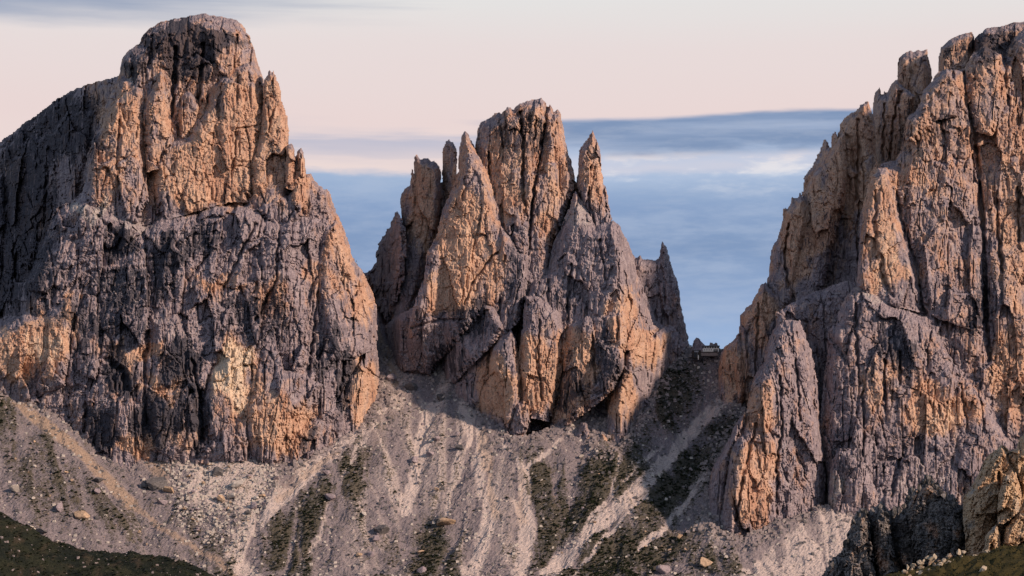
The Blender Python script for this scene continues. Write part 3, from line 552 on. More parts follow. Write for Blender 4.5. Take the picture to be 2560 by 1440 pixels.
slab('rock_rib', mtL, [(800, 600), (790, 700), (800, 800), (820, 900), (880, 900), (942, 870), (944, 815), (940, 765), (914, 692), (880, 642), (862, 578), (840, 545), (815, 560)], off=-34, foot=FL, T=40, Rr=46, amp=.85, lean=-.15)
slab('rock_spur', mtL, [(185, 800), (180, 870), (190, 930), (240, 950), (262, 880), (250, 800), (225, 745), (200, 740)], off=-26, foot=FL, T=28, Rr=30, amp=.8)
slab('rock_spur', mtL, [(380, 800), (374, 900), (368, 975), (420, 970), (470, 950), (480, 860), (440, 780)], off=-24, foot=FL, T=24, Rr=34, amp=.9)

# --- middle mountain
mtM = empty('mountain', at(1330, 1085, 2860)); tag(mtM, 'jagged orange rock mountain of finger-like towers in the middle', kind='structure')
slab('back_base', mtM, [(940, 690), (965, 620), (1000, 560), (1040, 480), (1200, 420), (1430, 440), (1480, 520), (1530, 560), (1580, 650), (1640, 800), (1720, 850), (1740, 920), (1600, 1060), (1400, 1080), (1200, 1030), (1010, 945), (975, 830)], off=45, foot=FM, T=40, Rr=50)
slab('gully_wall', mtM, [(890, 650), (905, 676), (917, 684), (926, 682), (936, 670), (965, 660), (1000, 700), (1000, 830), (960, 860), (930, 840), (890, 740)], off=0, Y=3120, T=14, Rr=14, gx=-.3, amp=.8)
slab('main_tower', mtM, [(1176, 420), (1186, 368), (1196, 321), (1201, 306), (1211, 300), (1230, 292), (1236, 282), (1246, 280), (1253, 284), (1270, 267), (1283, 272), (1300, 259), (1317, 254), (1330, 249), (1354, 244), (1364, 257), (1369, 270), (1374, 260), (1381, 270), (1384, 281), (1394, 273), (1401, 280), (1406, 307), (1414, 354), (1421, 385), (1428, 401), (1438, 438), (1436, 475), (1406, 556), (1382, 620), (1374, 720), (1290, 740), (1240, 600), (1190, 500)], off=10, foot=FM, T=50, Rr=55, jag=.8, amp=.95,
     cracks=[([(1302, 280), (1308, 360), (1306, 460), (1316, 560)], 6, 18), ([(1368, 262), (1362, 330), (1352, 400), (1336, 470), (1326, 560), (1318, 640)], 7, 22), ([(1222, 380), (1224, 440)], 5, 14), ([(1250, 300), (1256, 370)], 4, 7), ([(1340, 290), (1334, 350)], 4, 7)])
slab('tower_face', mtM, [(1366, 300), (1352, 400), (1338, 470), (1326, 560), (1318, 660), (1320, 760), (1370, 760), (1374, 660), (1384, 600), (1405, 552), (1434, 474), (1437, 440), (1420, 390), (1408, 330), (1400, 285), (1385, 285)], off=0, foot=FM, T=34, Rr=34, amp=.8, cracks=[([(1370, 500), (1360, 580)], 4, 6)])
slab('tower_face', mtM, [(1225, 440), (1236, 480), (1250, 520), (1268, 580), (1290, 640), (1290, 740), (1322, 740), (1326, 560), (1316, 500), (1308, 440), (1270, 420), (1240, 420)], off=4, foot=FM, T=26, Rr=28, amp=.9, cracks=[([(1268, 450), (1275, 520), (1290, 580)], 4, 9)])
slab('orange_buttress', mtM, [(1162, 345), (1150, 400), (1147, 425), (1136, 455), (1125, 485), (1105, 522), (1095, 569), (1088, 596), (1068, 630), (1058, 700), (1040, 744), (1026, 790), (1016, 850), (1008, 930), (1062, 940), (1095, 905), (1130, 870), (1190, 800), (1240, 760), (1290, 720), (1296, 640), (1290, 623), (1263, 573), (1246, 516), (1233, 472), (1219, 435), (1193, 381), (1180, 360)], off=-24, foot=FM, gx=.42, piv=1230, T=40, Rr=40, amp=.75, lean=.05,
     cracks=[([(1165, 440), (1158, 500)], 4, 6), ([(1160, 760), (1185, 700), (1230, 640), (1290, 610)], 5, 9), ([(1030, 820), (1100, 800), (1160, 800)], 6, 8)])
slab('rock_pinnacle', mtM, [(1146, 420), (1146, 371), (1154, 344), (1162, 326), (1170, 334), (1177, 348), (1187, 366), (1196, 420), (1170, 450)], off=6, foot=FM, T=24, Rr=15, jag=.9, amp=.95, label='small pointed pinnacle against the left side of the main tower')
slab('rock_tower', mtM, [(1035, 442), (1035, 401), (1036, 391), (1043, 386), (1052, 398), (1060, 395), (1072, 396), (1078, 405), (1085, 402), (1099, 415), (1103, 430), (1104, 489), (1101, 522), (1090, 600), (1066, 647), (1054, 710), (1040, 760), (985, 830), (972, 815), (990, 740), (1008, 690), (1015, 613), (1025, 566), (1033, 505)], off=8, foot=FM, T=34, Rr=30, jag=.6, amp=.7, label='broad orange tower with a notched top left of the main buttress')
slab('rock_tower', mtM, [(1104, 520), (1106, 420), (1107, 371), (1114, 354), (1122, 348), (1135, 361), (1142, 381), (1143, 405), (1142, 470), (1122, 510), (1102, 560), (1092, 600)], off=30, foot=FM, T=24, Rr=18, jag=.9, amp=.95, gx=-.8, label='dark blunt finger of rock between the orange tower and the main buttress')
slab('rock_tower', mtM, [(1012, 610), (1003, 540), (1001, 509), (1004, 485), (1015, 469), (1025, 461), (1031, 421), (1038, 440), (1040, 520), (1030, 580), (1020, 640)], off=22, foot=FM, T=24, Rr=16, jag=1.0, amp=.95, gx=-1.0)
slab('rock_tower', mtM, [(991, 526), (981, 542), (974, 566), (961, 589), (944, 610), (939, 630), (941, 653), (931, 673), (917, 684), (932, 730), (948, 770), (970, 815), (990, 760), (1008, 700), (1018, 623), (1012, 576), (998, 532)], off=10, foot=FM, T=34, Rr=26, jag=1.6, amp=1.3, gx=-1.0, label='dark slanting tower at the left end of the middle mountain')
slab('rock_spire', mtM, [(1441, 460), (1446, 408), (1448, 378), (1455, 364), (1465, 351), (1475, 336), (1481, 324), (1488, 338), (1493, 351), (1500, 378), (1503, 415), (1508, 452), (1517, 475), (1522, 506), (1530, 545), (1520, 600), (1486, 580), (1455, 510)], off=2, foot=FM, T=36, Rr=24, jag=.9, amp=.95, label='tall isolated thumb-like spire with a pointed tip', cracks=[([(1470, 470), (1478, 520), (1488, 560)], 5, 9)])
slab('grey_buttress', mtM, [(1438, 476), (1421, 522), (1401, 569), (1384, 603), (1377, 643), (1366, 673), (1330, 710), (1316, 740), (1312, 800), (1308, 880), (1400, 900), (1560, 880), (1640, 850), (1648, 822), (1633, 811), (1619, 767), (1599, 713), (1596, 697), (1586, 653), (1576, 623), (1562, 590), (1549, 566), (1532, 549), (1490, 565), (1460, 510)], off=-22, foot=FM, T=48, Rr=56, amp=.9, lean=.06,
     cracks=[([(1430, 660), (1420, 760), (1418, 850)], 5, 9), ([(1500, 600), (1515, 700)], 5, 7), ([(1372, 700), (1366, 800), (1358, 880)], 6, 10), ([(1560, 680), (1575, 760)], 5, 8)])
slab('rear_tower', mtM, [(1560, 640), (1576, 628), (1589, 647), (1601, 638), (1606, 648), (1623, 648), (1639, 652), (1649, 640), (1652, 612), (1656, 604), (1664, 612), (1670, 623), (1675, 650), (1686, 684), (1693, 700), (1700, 740), (1710, 801), (1721, 848), (1700, 880), (1630, 870), (1590, 760)], off=75, foot=FM, T=34, Rr=30, jag=.9, amp=.95, gx=-.9, label='shaded rear tower with a thin horn on its right end')
slab('lower_buttress', mtM, [(1280, 824), (1254, 840), (1226, 868), (1222, 935), (1190, 975), (1162, 1004), (1213, 1043), (1250, 1064), (1275, 1060), (1300, 1010), (1300, 942), (1290, 861)], off=-36, foot=FM, T=34, Rr=32, amp=.85)
slab('lower_buttress', mtM, [(1312, 740), (1306, 820), (1296, 880), (1298, 960), (1296, 1010), (1330, 1045), (1372, 1045), (1392, 1000), (1404, 930), (1410, 834), (1400, 770), (1350, 740)], off=-34, foot=FM, T=34, Rr=34, amp=.85, cracks=[([(1350, 800), (1345, 900), (1355, 1000)], 5, 9)])
slab('lower_buttress', mtM, [(1414, 800), (1410, 860), (1404, 935), (1385, 1000), (1376, 1050), (1404, 1056), (1455, 1038), (1500, 1005), (1536, 972), (1556, 930), (1566, 870), (1600, 830), (1560, 770), (1480, 780)], off=-28, foot=FM, T=36, Rr=40, amp=.95, cracks=[([(1480, 840), (1490, 960)], 6, 10), ([(1540, 780), (1545, 850)], 6, 9)])
slab('rock_rib', mtM, [(1572, 861), (1600, 845), (1633, 835), (1673, 810), (1703, 838), (1716, 870), (1700, 900), (1673, 915), (1642, 990), (1609, 1040), (1582, 1090), (1549, 1130), (1528, 1118), (1496, 1141), (1477, 1110), (1485, 1086), (1516, 1053), (1528, 992), (1555, 942), (1565, 888)], off=-22, foot=FM, T=40, Rr=36, amp=1.0)
slab('rock_rib', mtM, [(1495, 1143), (1476, 1112), (1482, 1085), (1506, 1070), (1530, 1085), (1532, 1115), (1515, 1138)], off=-30, foot=FM, T=24, Rr=20, amp=.6, label='rounded orange rock nose at the foot of the rib')
slab('foot_buttress', mtM, [(1031, 770), (990, 790), (962, 815), (978, 870), (995, 912), (1008, 952), (1062, 944), (1080, 905), (1120, 862), (1165, 797), (1120, 780)], off=-46, foot=FM, T=34, Rr=32, amp=.8)
slab('foot_buttress', mtM, [(1203, 750), (1162, 800), (1130, 850), (1106, 888), (1103, 930), (1120, 955), (1150, 945), (1186, 905), (1230, 868), (1260, 820), (1240, 770)], off=-40, foot=FM, T=32, Rr=30, amp=.8)
slab('rock_pillar', mtM, [(1250, 560), (1236, 640), (1212, 740), (1206, 830), (1220, 870), (1262, 840), (1300, 800), (1316, 730), (1322, 640), (1300, 630), (1276, 590)], off=-20, foot=FM, T=34, Rr=28, amp=.7, cracks=[([(1262, 640), (1250, 740), (1246, 820)], 5, 10)])
slab('foot_buttress', mtM, [(1256, 1090), (1264, 1050), (1290, 1000), (1325, 1010), (1326, 1050), (1306, 1085), (1284, 1105)], off=-34, foot=FM, T=26, Rr=22, amp=.8)
slab('foot_buttress', mtM, [(1150, 890), (1120, 955), (1150, 990), (1170, 1006), (1215, 990), (1226, 940), (1228, 870), (1190, 890)], off=-14, foot=FM, T=26, Rr=28, amp=.8)
slab('foot_outcrop', mtM, [(1452, 1050), (1428, 1095), (1440, 1128), (1472, 1118), (1482, 1080), (1470, 1055)], off=-8, foot=FM, T=18, Rr=16, amp=.7)

# --- right mountain
mtR = empty('mountain', at(2150, 1290, 2700)); tag(mtR, 'towering grey and orange rock wall filling the right side', kind='structure')
slab('summit_block', mtR, [(2344, 230), (2345, 181), (2347, 141), (2352, 118), (2372, 101), (2399, 86), (2429, 80), (2436, 92), (2438, 200), (2420, 300), (2380, 300)], off=170, foot=FR, T=40, Rr=36, amp=.9, jag=.6)
slab('summit_block', mtR, [(2432, 250), (2434, 100), (2445, 86), (2456, 79), (2463, 71), (2499, 66), (2533, 57), (2560, 54), (2700, 30), (2900, 40), (2900, 300), (2500, 320)], off=150, foot=FR, T=50, Rr=40, amp=1.1, jag=.5)
slab('ridge_tower', mtR, [(2242, 230), (2243, 198), (2244, 161), (2248, 144), (2264, 132), (2278, 125), (2284, 130), (2295, 124), (2304, 128), (2318, 122), (2320, 141), (2326, 165), (2331, 195), (2320, 250), (2290, 330), (2250, 330)], off=60, foot=FB, T=38, Rr=28, jag=.5, amp=.8, label='square-topped tower standing apart on the right skyline')
slab('ridge_tower', mtR, [(2187, 400), (2180, 300), (2182, 260), (2187, 232), (2193, 226), (2199, 219), (2203, 236), (2207, 238), (2211, 226), (2215, 238), (2222, 222), (2234, 203), (2243, 198), (2262, 220), (2290, 240), (2270, 330), (2245, 440), (2200, 440)], off=70, foot=FB, T=36, Rr=28, jag=.6, amp=.8, gx=-.9, cracks=[([(2212, 260), (2208, 400)], 5, 12), ([(2250, 230), (2232, 320), (2225, 400)], 6, 14)])
slab('ridge_wall', mtR, [(2058, 560), (2070, 430), (2093, 340), (2100, 312), (2113, 292), (2125, 285), (2137, 282), (2150, 262), (2160, 257), (2169, 254), (2174, 269), (2185, 290), (2192, 400), (2210, 480), (2200, 620), (2160, 780), (2060, 960), (1960, 1000), (1860, 1010), (1900, 820), (1990, 700)], off=10, foot=FB, gx=-.45, T=48, Rr=46, amp=1.0, cracks=[([(2145, 300), (2146, 400), (2140, 500)], 6, 14), ([(2050, 560), (2060, 650)], 5, 12), ([(2100, 420), (2090, 520), (2070, 600)], 5, 8)])
slab('ridge_wall', mtR, [(2004, 500), (2006, 480), (2014, 437), (2022, 428), (2029, 416), (2033, 410), (2039, 400), (2053, 370), (2058, 356), (2064, 343), (2071, 351), (2076, 366), (2080, 336), (2086, 324), (2094, 338), (2100, 380), (2080, 460), (2060, 560), (2020, 600)], off=30, foot=FB, T=34, Rr=24, jag=1.6, amp=.7, gx=-1.2)
slab('ridge_buttress', mtR, [(2010, 480), (2032, 430), (2060, 400), (2090, 350), (2110, 330), (2120, 420), (2110, 520), (2080, 620), (2050, 760), (2000, 780), (1960, 760), (1965, 640), (1985, 540)], off=-18, foot=FB, gx=-.3, T=40, Rr=34, amp=.85, label='broad orange buttress under the serrated right-hand ridge')
slab('ridge_buttress', mtR, [(1999, 482), (1993, 498), (1989, 496), (1986, 507), (1980, 492), (1976, 508), (1969, 522), (1963, 520), (1959, 524), (1957, 547), (1949, 577), (1942, 601), (1932, 618), (1925, 645), (1922, 682), (1918, 705), (1920, 800), (1950, 820), (1985, 740), (2000, 640), (2020, 560), (2014, 500)], off=-8, foot=FB, gx=-.3, T=36, Rr=28, jag=.8, amp=.85, cracks=[([(1972, 560), (1962, 640), (1970, 720)], 5, 14)])
slab('ridge_buttress', mtR, [(1915, 705), (1902, 712), (1895, 729), (1885, 745), (1878, 762), (1865, 766), (1858, 779), (1851, 789), (1846, 836), (1838, 900), (1850, 980), (1880, 1020), (1920, 900), (1945, 820), (1940, 740)], off=-14, foot=FB, gx=-.3, T=34, Rr=26, jag=.9, amp=.85, cracks=[([(1898, 760), (1892, 860), (1888, 940)], 5, 11)])
slab('ridge_buttress', mtR, [(1846, 830), (1835, 850), (1821, 860), (1810, 868), (1801, 883), (1797, 930), (1793, 970), (1797, 1004), (1820, 1015), (1850, 1030), (1866, 980), (1860, 880)], off=-22, foot=FB, T=30, Rr=26, jag=.7, amp=.85, label='orange rock step rising right behind the hut')
slab('rock_rib', mtR, [(1996, 770), (1965, 800), (1932, 823), (1918, 860), (1908, 907), (1891, 930), (1876, 965), (1866, 1030), (1920, 1060), (2040, 1060), (2050, 960), (2040, 890), (2014, 816)], off=20, foot=[(1740, 1130), (1900, 1150), (2100, 1150)], T=44, Rr=34, amp=.95, cracks=[([(1935, 860), (1960, 940), (1985, 1010)], 5, 9), ([(1990, 800), (2010, 900)], 5, 8)])
slab('chasm_wall', mtR, [(1940, 780), (2010, 740), (2120, 700), (2170, 720), (2170, 1260), (1960, 1260), (1940, 1000)], off=70, foot=FR, T=30, Rr=40, amp=1.0)
slab('great_wall', mtR, [(2328, 202), (2345, 181), (2365, 171), (2392, 175), (2409, 178), (2429, 134), (2459, 113), (2483, 124), (2513, 141), (2523, 118), (2533, 94), (2560, 72), (2700, 40), (2900, 60), (2900, 1440), (2560, 1400), (2300, 1350), (2140, 1300), (2060, 1200), (2060, 900), (2110, 745), (2140, 715), (2148, 614), (2150, 540), (2167, 480), (2177, 430), (2190, 401), (2198, 412), (2204, 408), (2237, 400), (2254, 370), (2258, 336), (2264, 296), (2288, 279), (2301, 255), (2305, 228)],
     off=26, foot=FR, T=75, Rr=80, amp=1.1, h=2.7, cracks=[([(2241, 480), (2251, 540), (2268, 591), (2281, 628), (2298, 695), (2301, 749), (2321, 792)], 6, 9), ([(2449, 460), (2459, 591), (2463, 668), (2463, 789), (2475, 900)], 10, 20), ([(2490, 500), (2495, 600), (2500, 690)], 8, 14), ([(2540, 480), (2545, 600)], 8, 14), ([(2412, 180), (2418, 260), (2440, 340), (2450, 460)], 7, 12), ([(2400, 480), (2402, 620)], 5, 8), ([(2510, 150), (2520, 260)], 7, 12), ([(2301, 755), (2400, 800), (2470, 830)], 5, 6), ([(2350, 300), (2380, 420)], 6, 9), ([(2290, 330), (2320, 460), (2350, 520)], 6, 9)])
slab('wall_buttress', mtR, [(2196, 420), (2178, 440), (2166, 500), (2152, 560), (2148, 640), (2142, 715), (2180, 740), (2240, 770), (2300, 780), (2296, 700), (2278, 630), (2262, 590), (2248, 540), (2240, 470), (2220, 420)], off=14, foot=FR, T=34, Rr=30, amp=.6, label='smooth pinkish-orange buttress left of the long crack', cracks=[([(2190, 480), (2186, 560), (2200, 680), (2230, 740)], 7, 8)])
slab('wall_buttress', mtR, [(2365, 172), (2330, 205), (2306, 232), (2302, 256), (2290, 280), (2268, 300), (2262, 350), (2290, 360), (2340, 300), (2400, 290), (2412, 220), (2405, 180)], off=14, foot=FR, T=34, Rr=36, amp=.8)
slab('wall_buttress', mtR, [(2459, 115), (2432, 136), (2414, 180), (2418, 250), (2440, 330), (2480, 340), (2512, 280), (2512, 180), (2500, 135)], off=16, foot=FR, T=26, Rr=34, amp=.85)
slab('wall_buttress', mtR, [(2470, 460), (2464, 560), (2468, 690), (2480, 800), (2500, 900), (2560, 1000), (2640, 1000), (2640, 420), (2560, 380), (2500, 400)], off=14, foot=FR, T=26, Rr=34, amp=.9, cracks=[([(2496, 480), (2494, 580), (2508, 680)], 7, 12), ([(2545, 470), (2548, 620)], 7, 13)])
slab('wall_buttress', mtR, [(2260, 430), (2256, 520), (2272, 590), (2290, 640), (2306, 740), (2330, 790), (2440, 830), (2458, 780), (2456, 660), (2446, 520), (2430, 440), (2370, 360), (2300, 350)], off=18, foot=FR, T=24, Rr=44, amp=.9)
slab('front_wall', mtR, [(2137, 727), (2117, 739), (2096, 779), (2090, 806), (2070, 829), (2068, 883), (2058, 960), (2050, 1040), (2064, 1160), (2070, 1240), (2080, 1272), (2140, 1300), (2300, 1350), (2560, 1400), (2640, 1400), (2640, 1250), (2540, 1110), (2510, 1070), (2473, 1014), (2439, 960), (2389, 910), (2355, 860), (2332, 816), (2318, 792), (2237, 766), (2184, 733)], off=2, foot=FR, T=34, Rr=50, amp=1.05,
     cracks=[([(2140, 760), (2142, 860), (2150, 960)], 6, 10), ([(2210, 900), (2212, 1000)], 6, 12), ([(2250, 880), (2248, 960)], 6, 12), ([(2158, 980), (2160, 1060), (2158, 1140)], 6, 9), ([(2250, 1150), (2230, 1240)], 7, 10), ([(2400, 960), (2420, 1080)], 6, 8)])
slab('lower_spur', mtR, [(1960, 800), (1935, 830), (1912, 910), (1880, 965), (1868, 1020), (1850, 1071), (1824, 1121), (1814, 1215), (1800, 1262), (1778, 1300), (1782, 1322), (1803, 1342), (1834, 1357), (1868, 1350), (1901, 1328), (1942, 1308), (1975, 1308), (2022, 1280), (2062, 1262), (2066, 1162), (2049, 1041), (2046, 960), (2030, 880), (2000, 800)], off=-20, foot=FR, T=54, Rr=50, amp=1.05, lean=-.06,
     cracks=[([(1950, 940), (1955, 1060), (1940, 1180)], 6, 11), ([(1890, 1060), (1860, 1180), (1840, 1300)], 6, 10), ([(1945, 1180), (1940, 1290)], 6, 9), ([(2046, 960), (2050, 1060), (2066, 1180)], 7, 14), ([(1990, 900), (2000, 1050)], 5, 9)])
slab('lower_spur', mtR, [(1868, 1020), (1845, 1050), (1811, 1121), (1781, 1168), (1770, 1229), (1766, 1285), (1786, 1328), (1810, 1300), (1820, 1220), (1832, 1130), (1860, 1070)], off=-16, foot=[(1740, 1290), (1900, 1290)], T=40, Rr=26, amp=.8, gx=-.5)
slab('lower_spur', mtR, [(2080, 1150), (2068, 1240), (2084, 1275), (2140, 1296), (2200, 1320), (2196, 1240), (2170, 1170), (2130, 1120), (2100, 1120)], off=-24, foot=FR, T=20, Rr=34, amp=.8)

# --- saddle between the middle and right mountains
slab('saddle_knob', mtM, [(1724, 884), (1730, 866), (1734, 852), (1741, 843), (1748, 846), (1757, 857), (1768, 868), (1778, 888), (1760, 905), (1730, 905)], off=0, Y=3002, T=10, Rr=10, jag=.25, amp=.4, label='small dark rock knob beside the hut')

import bmesh
def rock_mesh(name, seed, mat, sub=2, flat=0.75):
    rnd = random.Random(seed); bm = bmesh.new(); bmesh.ops.create_icosphere(bm, subdivisions=sub, radius=1.0)
    planes = []
    for _ in range(11):
        n = Vector((rnd.gauss(0, 1), rnd.gauss(0, 1), rnd.gauss(0, 1))).normalized(); planes.append((n, rnd.uniform(0.38, 0.72)))
    for v_ in bm.verts:
        for n, dd in planes:
            k = v_.co.dot(n)
            if k > dd: v_.co -= n * (k - dd)
        v_.co *= 1 + rnd.uniform(-.05, .05); v_.co.z *= flat
    me = bpy.data.meshes.new(name); bm.to_mesh(me); bm.free(); me.materials.append(mat); return me

# ------------------------------------------------------------------ near crags
def crag(name, label, poly, Y, tints, parts=(), mat=None, **kw):
    P = np.array(poly); e_ = empty(name, at(P[:, 0].mean(), P[:, 1].max(), Y)); tag(e_, label, 'crag')
    slab('rock_face', e_, poly, Y=Y, mat=mat or M_crag, tints=tints, **kw)
    for pl, of, kk in parts: slab('rock_slab', e_, pl, Y=Y + of, mat=mat or M_crag, tints=tints, **{**kw, 'cracks': (), **kk})
    return e_
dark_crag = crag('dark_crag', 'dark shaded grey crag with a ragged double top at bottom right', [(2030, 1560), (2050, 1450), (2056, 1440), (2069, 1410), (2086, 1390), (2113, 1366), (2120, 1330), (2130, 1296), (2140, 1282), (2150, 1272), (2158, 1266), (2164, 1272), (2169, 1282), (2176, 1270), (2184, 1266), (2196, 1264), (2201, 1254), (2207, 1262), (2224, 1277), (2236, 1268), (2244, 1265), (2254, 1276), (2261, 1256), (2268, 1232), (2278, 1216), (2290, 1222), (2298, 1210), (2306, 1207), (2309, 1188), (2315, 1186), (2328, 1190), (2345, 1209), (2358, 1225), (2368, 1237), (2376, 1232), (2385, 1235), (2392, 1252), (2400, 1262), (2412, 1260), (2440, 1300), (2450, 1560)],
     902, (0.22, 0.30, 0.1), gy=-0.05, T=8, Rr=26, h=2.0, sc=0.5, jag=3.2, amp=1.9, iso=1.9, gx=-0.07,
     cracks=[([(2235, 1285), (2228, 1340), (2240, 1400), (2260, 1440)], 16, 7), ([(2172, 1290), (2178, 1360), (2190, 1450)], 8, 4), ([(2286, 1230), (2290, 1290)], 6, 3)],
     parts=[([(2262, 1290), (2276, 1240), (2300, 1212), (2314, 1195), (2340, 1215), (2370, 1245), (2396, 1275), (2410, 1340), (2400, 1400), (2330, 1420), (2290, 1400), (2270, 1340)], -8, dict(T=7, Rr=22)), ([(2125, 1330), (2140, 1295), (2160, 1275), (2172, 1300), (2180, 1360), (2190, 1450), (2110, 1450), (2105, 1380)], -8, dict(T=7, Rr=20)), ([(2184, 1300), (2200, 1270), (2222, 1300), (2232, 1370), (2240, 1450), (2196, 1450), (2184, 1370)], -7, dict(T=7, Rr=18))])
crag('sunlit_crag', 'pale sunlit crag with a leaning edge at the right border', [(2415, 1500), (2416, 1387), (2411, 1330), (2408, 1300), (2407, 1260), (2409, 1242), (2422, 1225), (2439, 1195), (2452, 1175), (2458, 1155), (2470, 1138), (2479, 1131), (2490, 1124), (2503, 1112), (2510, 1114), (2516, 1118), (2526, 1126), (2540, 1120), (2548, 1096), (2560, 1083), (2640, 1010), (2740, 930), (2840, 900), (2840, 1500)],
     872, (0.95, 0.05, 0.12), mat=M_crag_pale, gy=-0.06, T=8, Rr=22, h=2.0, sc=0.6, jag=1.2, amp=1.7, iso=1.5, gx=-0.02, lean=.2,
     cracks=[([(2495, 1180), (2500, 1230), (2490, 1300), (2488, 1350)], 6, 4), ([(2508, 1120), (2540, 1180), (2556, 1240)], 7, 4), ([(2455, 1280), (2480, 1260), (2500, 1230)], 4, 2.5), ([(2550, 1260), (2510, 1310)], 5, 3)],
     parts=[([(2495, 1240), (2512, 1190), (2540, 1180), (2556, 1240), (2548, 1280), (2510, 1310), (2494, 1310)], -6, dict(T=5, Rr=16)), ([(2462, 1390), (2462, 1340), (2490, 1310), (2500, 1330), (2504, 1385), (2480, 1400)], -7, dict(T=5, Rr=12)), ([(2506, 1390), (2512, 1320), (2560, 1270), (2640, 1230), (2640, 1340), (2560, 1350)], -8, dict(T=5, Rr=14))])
KN = [rock_mesh('rock_knob', 300 + i, M_crag, 3, 1.0) for i in range(5)]
for me_ in KN:
    ca = me_.color_attributes.new('tint', 'FLOAT_COLOR', 'POINT'); ca.data.foreach_set('color', np.tile(np.array([0.15, 0.62, 0.0, 1.0], np.float32), len(me_.vertices)))
rk = random.Random(31)
for cx_, cy_ in [(2132, 1300), (2146, 1282), (2157, 1272), (2164, 1280), (2184, 1272), (2199, 1262), (2203, 1274), (2214, 1280), (2236, 1276), (2246, 1272), (2262, 1262), (2268, 1240), (2280, 1224), (2284, 1240), (2298, 1218), (2310, 1198), (2318, 1196), (2330, 1202), (2342, 1214), (2352, 1224), (2362, 1236), (2384, 1244), (2386, 1258), (2398, 1272), (2118, 1356), (2100, 1384), (2080, 1408)]:
    o = bpy.data.objects.new('rock_knob', rk.choice(KN)); col.objects.link(o); Yk = 901.0; r_ = rk.uniform(6.0, 11.0) * S * Yk
    o.parent = dark_crag; o.location = Vector(at(cx_ + rk.uniform(-2, 2), cy_ + 4, Yk)) - dark_crag.location; o.scale = (r_, r_ * 1.2, r_ * rk.uniform(1.0, 1.7)); o.rotation_euler = (rk.uniform(-.3, .3), rk.uniform(-.3, .3), rk.uniform(0, 6))
# grassy knoll they stand on
kx = np.arange(-40, 460, 2.2); ky = np.arange(720, 1010, 2.2); KX, KY = np.meshgrid(kx, ky)
crest = np.interp(KX, [-40, 60, 100, 133, 157, 182, 240, 460], [-60, -6, 12, 22.5, 28.5, 34.0, 44, 60])
KZ = crest - 0.5 * np.sqrt((KY - 850) ** 2 + 160) + 6.3 + 1.1 * fbm(KX / 14, KY / 14, 501, 4) + 0.35 * np.random.randn(*KX.shape)
KZ = np.maximum(KZ, -26 + 0 * KX)
knoll = grid_mesh('grass_knoll', KX, KY, KZ, M_near_grass); tag(knoll, 'dark olive grassy knoll in the bottom right corner', kind='structure')

# dark green meadow ridge in the bottom left corner
bx = np.arange(-900, -60, 3.0); by = np.arange(2080, 2420, 3.0); BX, BY = np.meshgrid(bx, by)
bcr = np.interp(1280 + BX / (S * 2300), [-500, 0, 40, 100, 200, 250, 330, 420, 500, 560, 700], [(HOR - p) * S * 2300 for p in (1180, 1290, 1308, 1340, 1374, 1384, 1386, 1402, 1428, 1452, 1520)])
BZ = bcr - 0.42 * np.sqrt((BY - 2300) ** 2 + 300) + 7 + 5.0 * fbm(BX / 40, BY / 40, 511, 6, .55) + 1.8 * ridged((BX + 0.8 * BY) / 26, BX / 160, 521, 2) + 0.35 * np.random.randn(*BX.shape)
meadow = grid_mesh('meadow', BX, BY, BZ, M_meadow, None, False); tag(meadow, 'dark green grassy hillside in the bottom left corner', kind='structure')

# ------------------------------------------------------------------ boulders
M_bgrey = rock_material('boulder_grey', k=2.0); M_bpale = plain('boulder_pale', (0.50, 0.46, 0.42), 0.9, .2, 1.0); M_bwarm = plain('boulder_warm', (0.42, 0.31, 0.22), 0.9, .35, .8); M_bgrey2 = plain('fallen_block', (0.27, 0.235, 0.235), .9, .4, .5); M_btan = plain('boulder_tan', (0.40, 0.345, 0.27), 0.9, .35, 3.0); M_bdark = plain('boulder_dark', (0.13, 0.125, 0.13), 0.9, .4, .8)
BM = {k: [rock_mesh('boulder', 10 * i + j, m_, 3) for j in range(6)] for i, (k, m_) in enumerate({'grey': M_bgrey, 'pale': M_bpale, 'warm': M_bwarm, 'dark': M_bdark, 'tan': M_btan}.items())}
rb = random.Random(11)
def boulder(px, py, wpx, kind, label, group=None, hpx=None, Y=None):
    Yv = Y or scree_Y(px, py)
    if Yv > 1e6: return None
    o = bpy.data.objects.new('boulder', rb.choice(BM[kind])); col.objects.link(o)
    r = wpx * 0.5 * S * Yv; rz = (hpx or wpx * 0.7) * 0.5 * S * Yv
    X = (px - 1280) * S * Yv; Z = (HOR - py) * S * Yv
    o.location = (X, Yv, Z); o.scale = (r * 1.1, r * 1.1, rz * 1.35); o.rotation_euler = (rb.uniform(-.25, .25), rb.uniform(-.25, .25), rb.uniform(0, 6.28))
    tag(o, label, 'boulder', group); return o
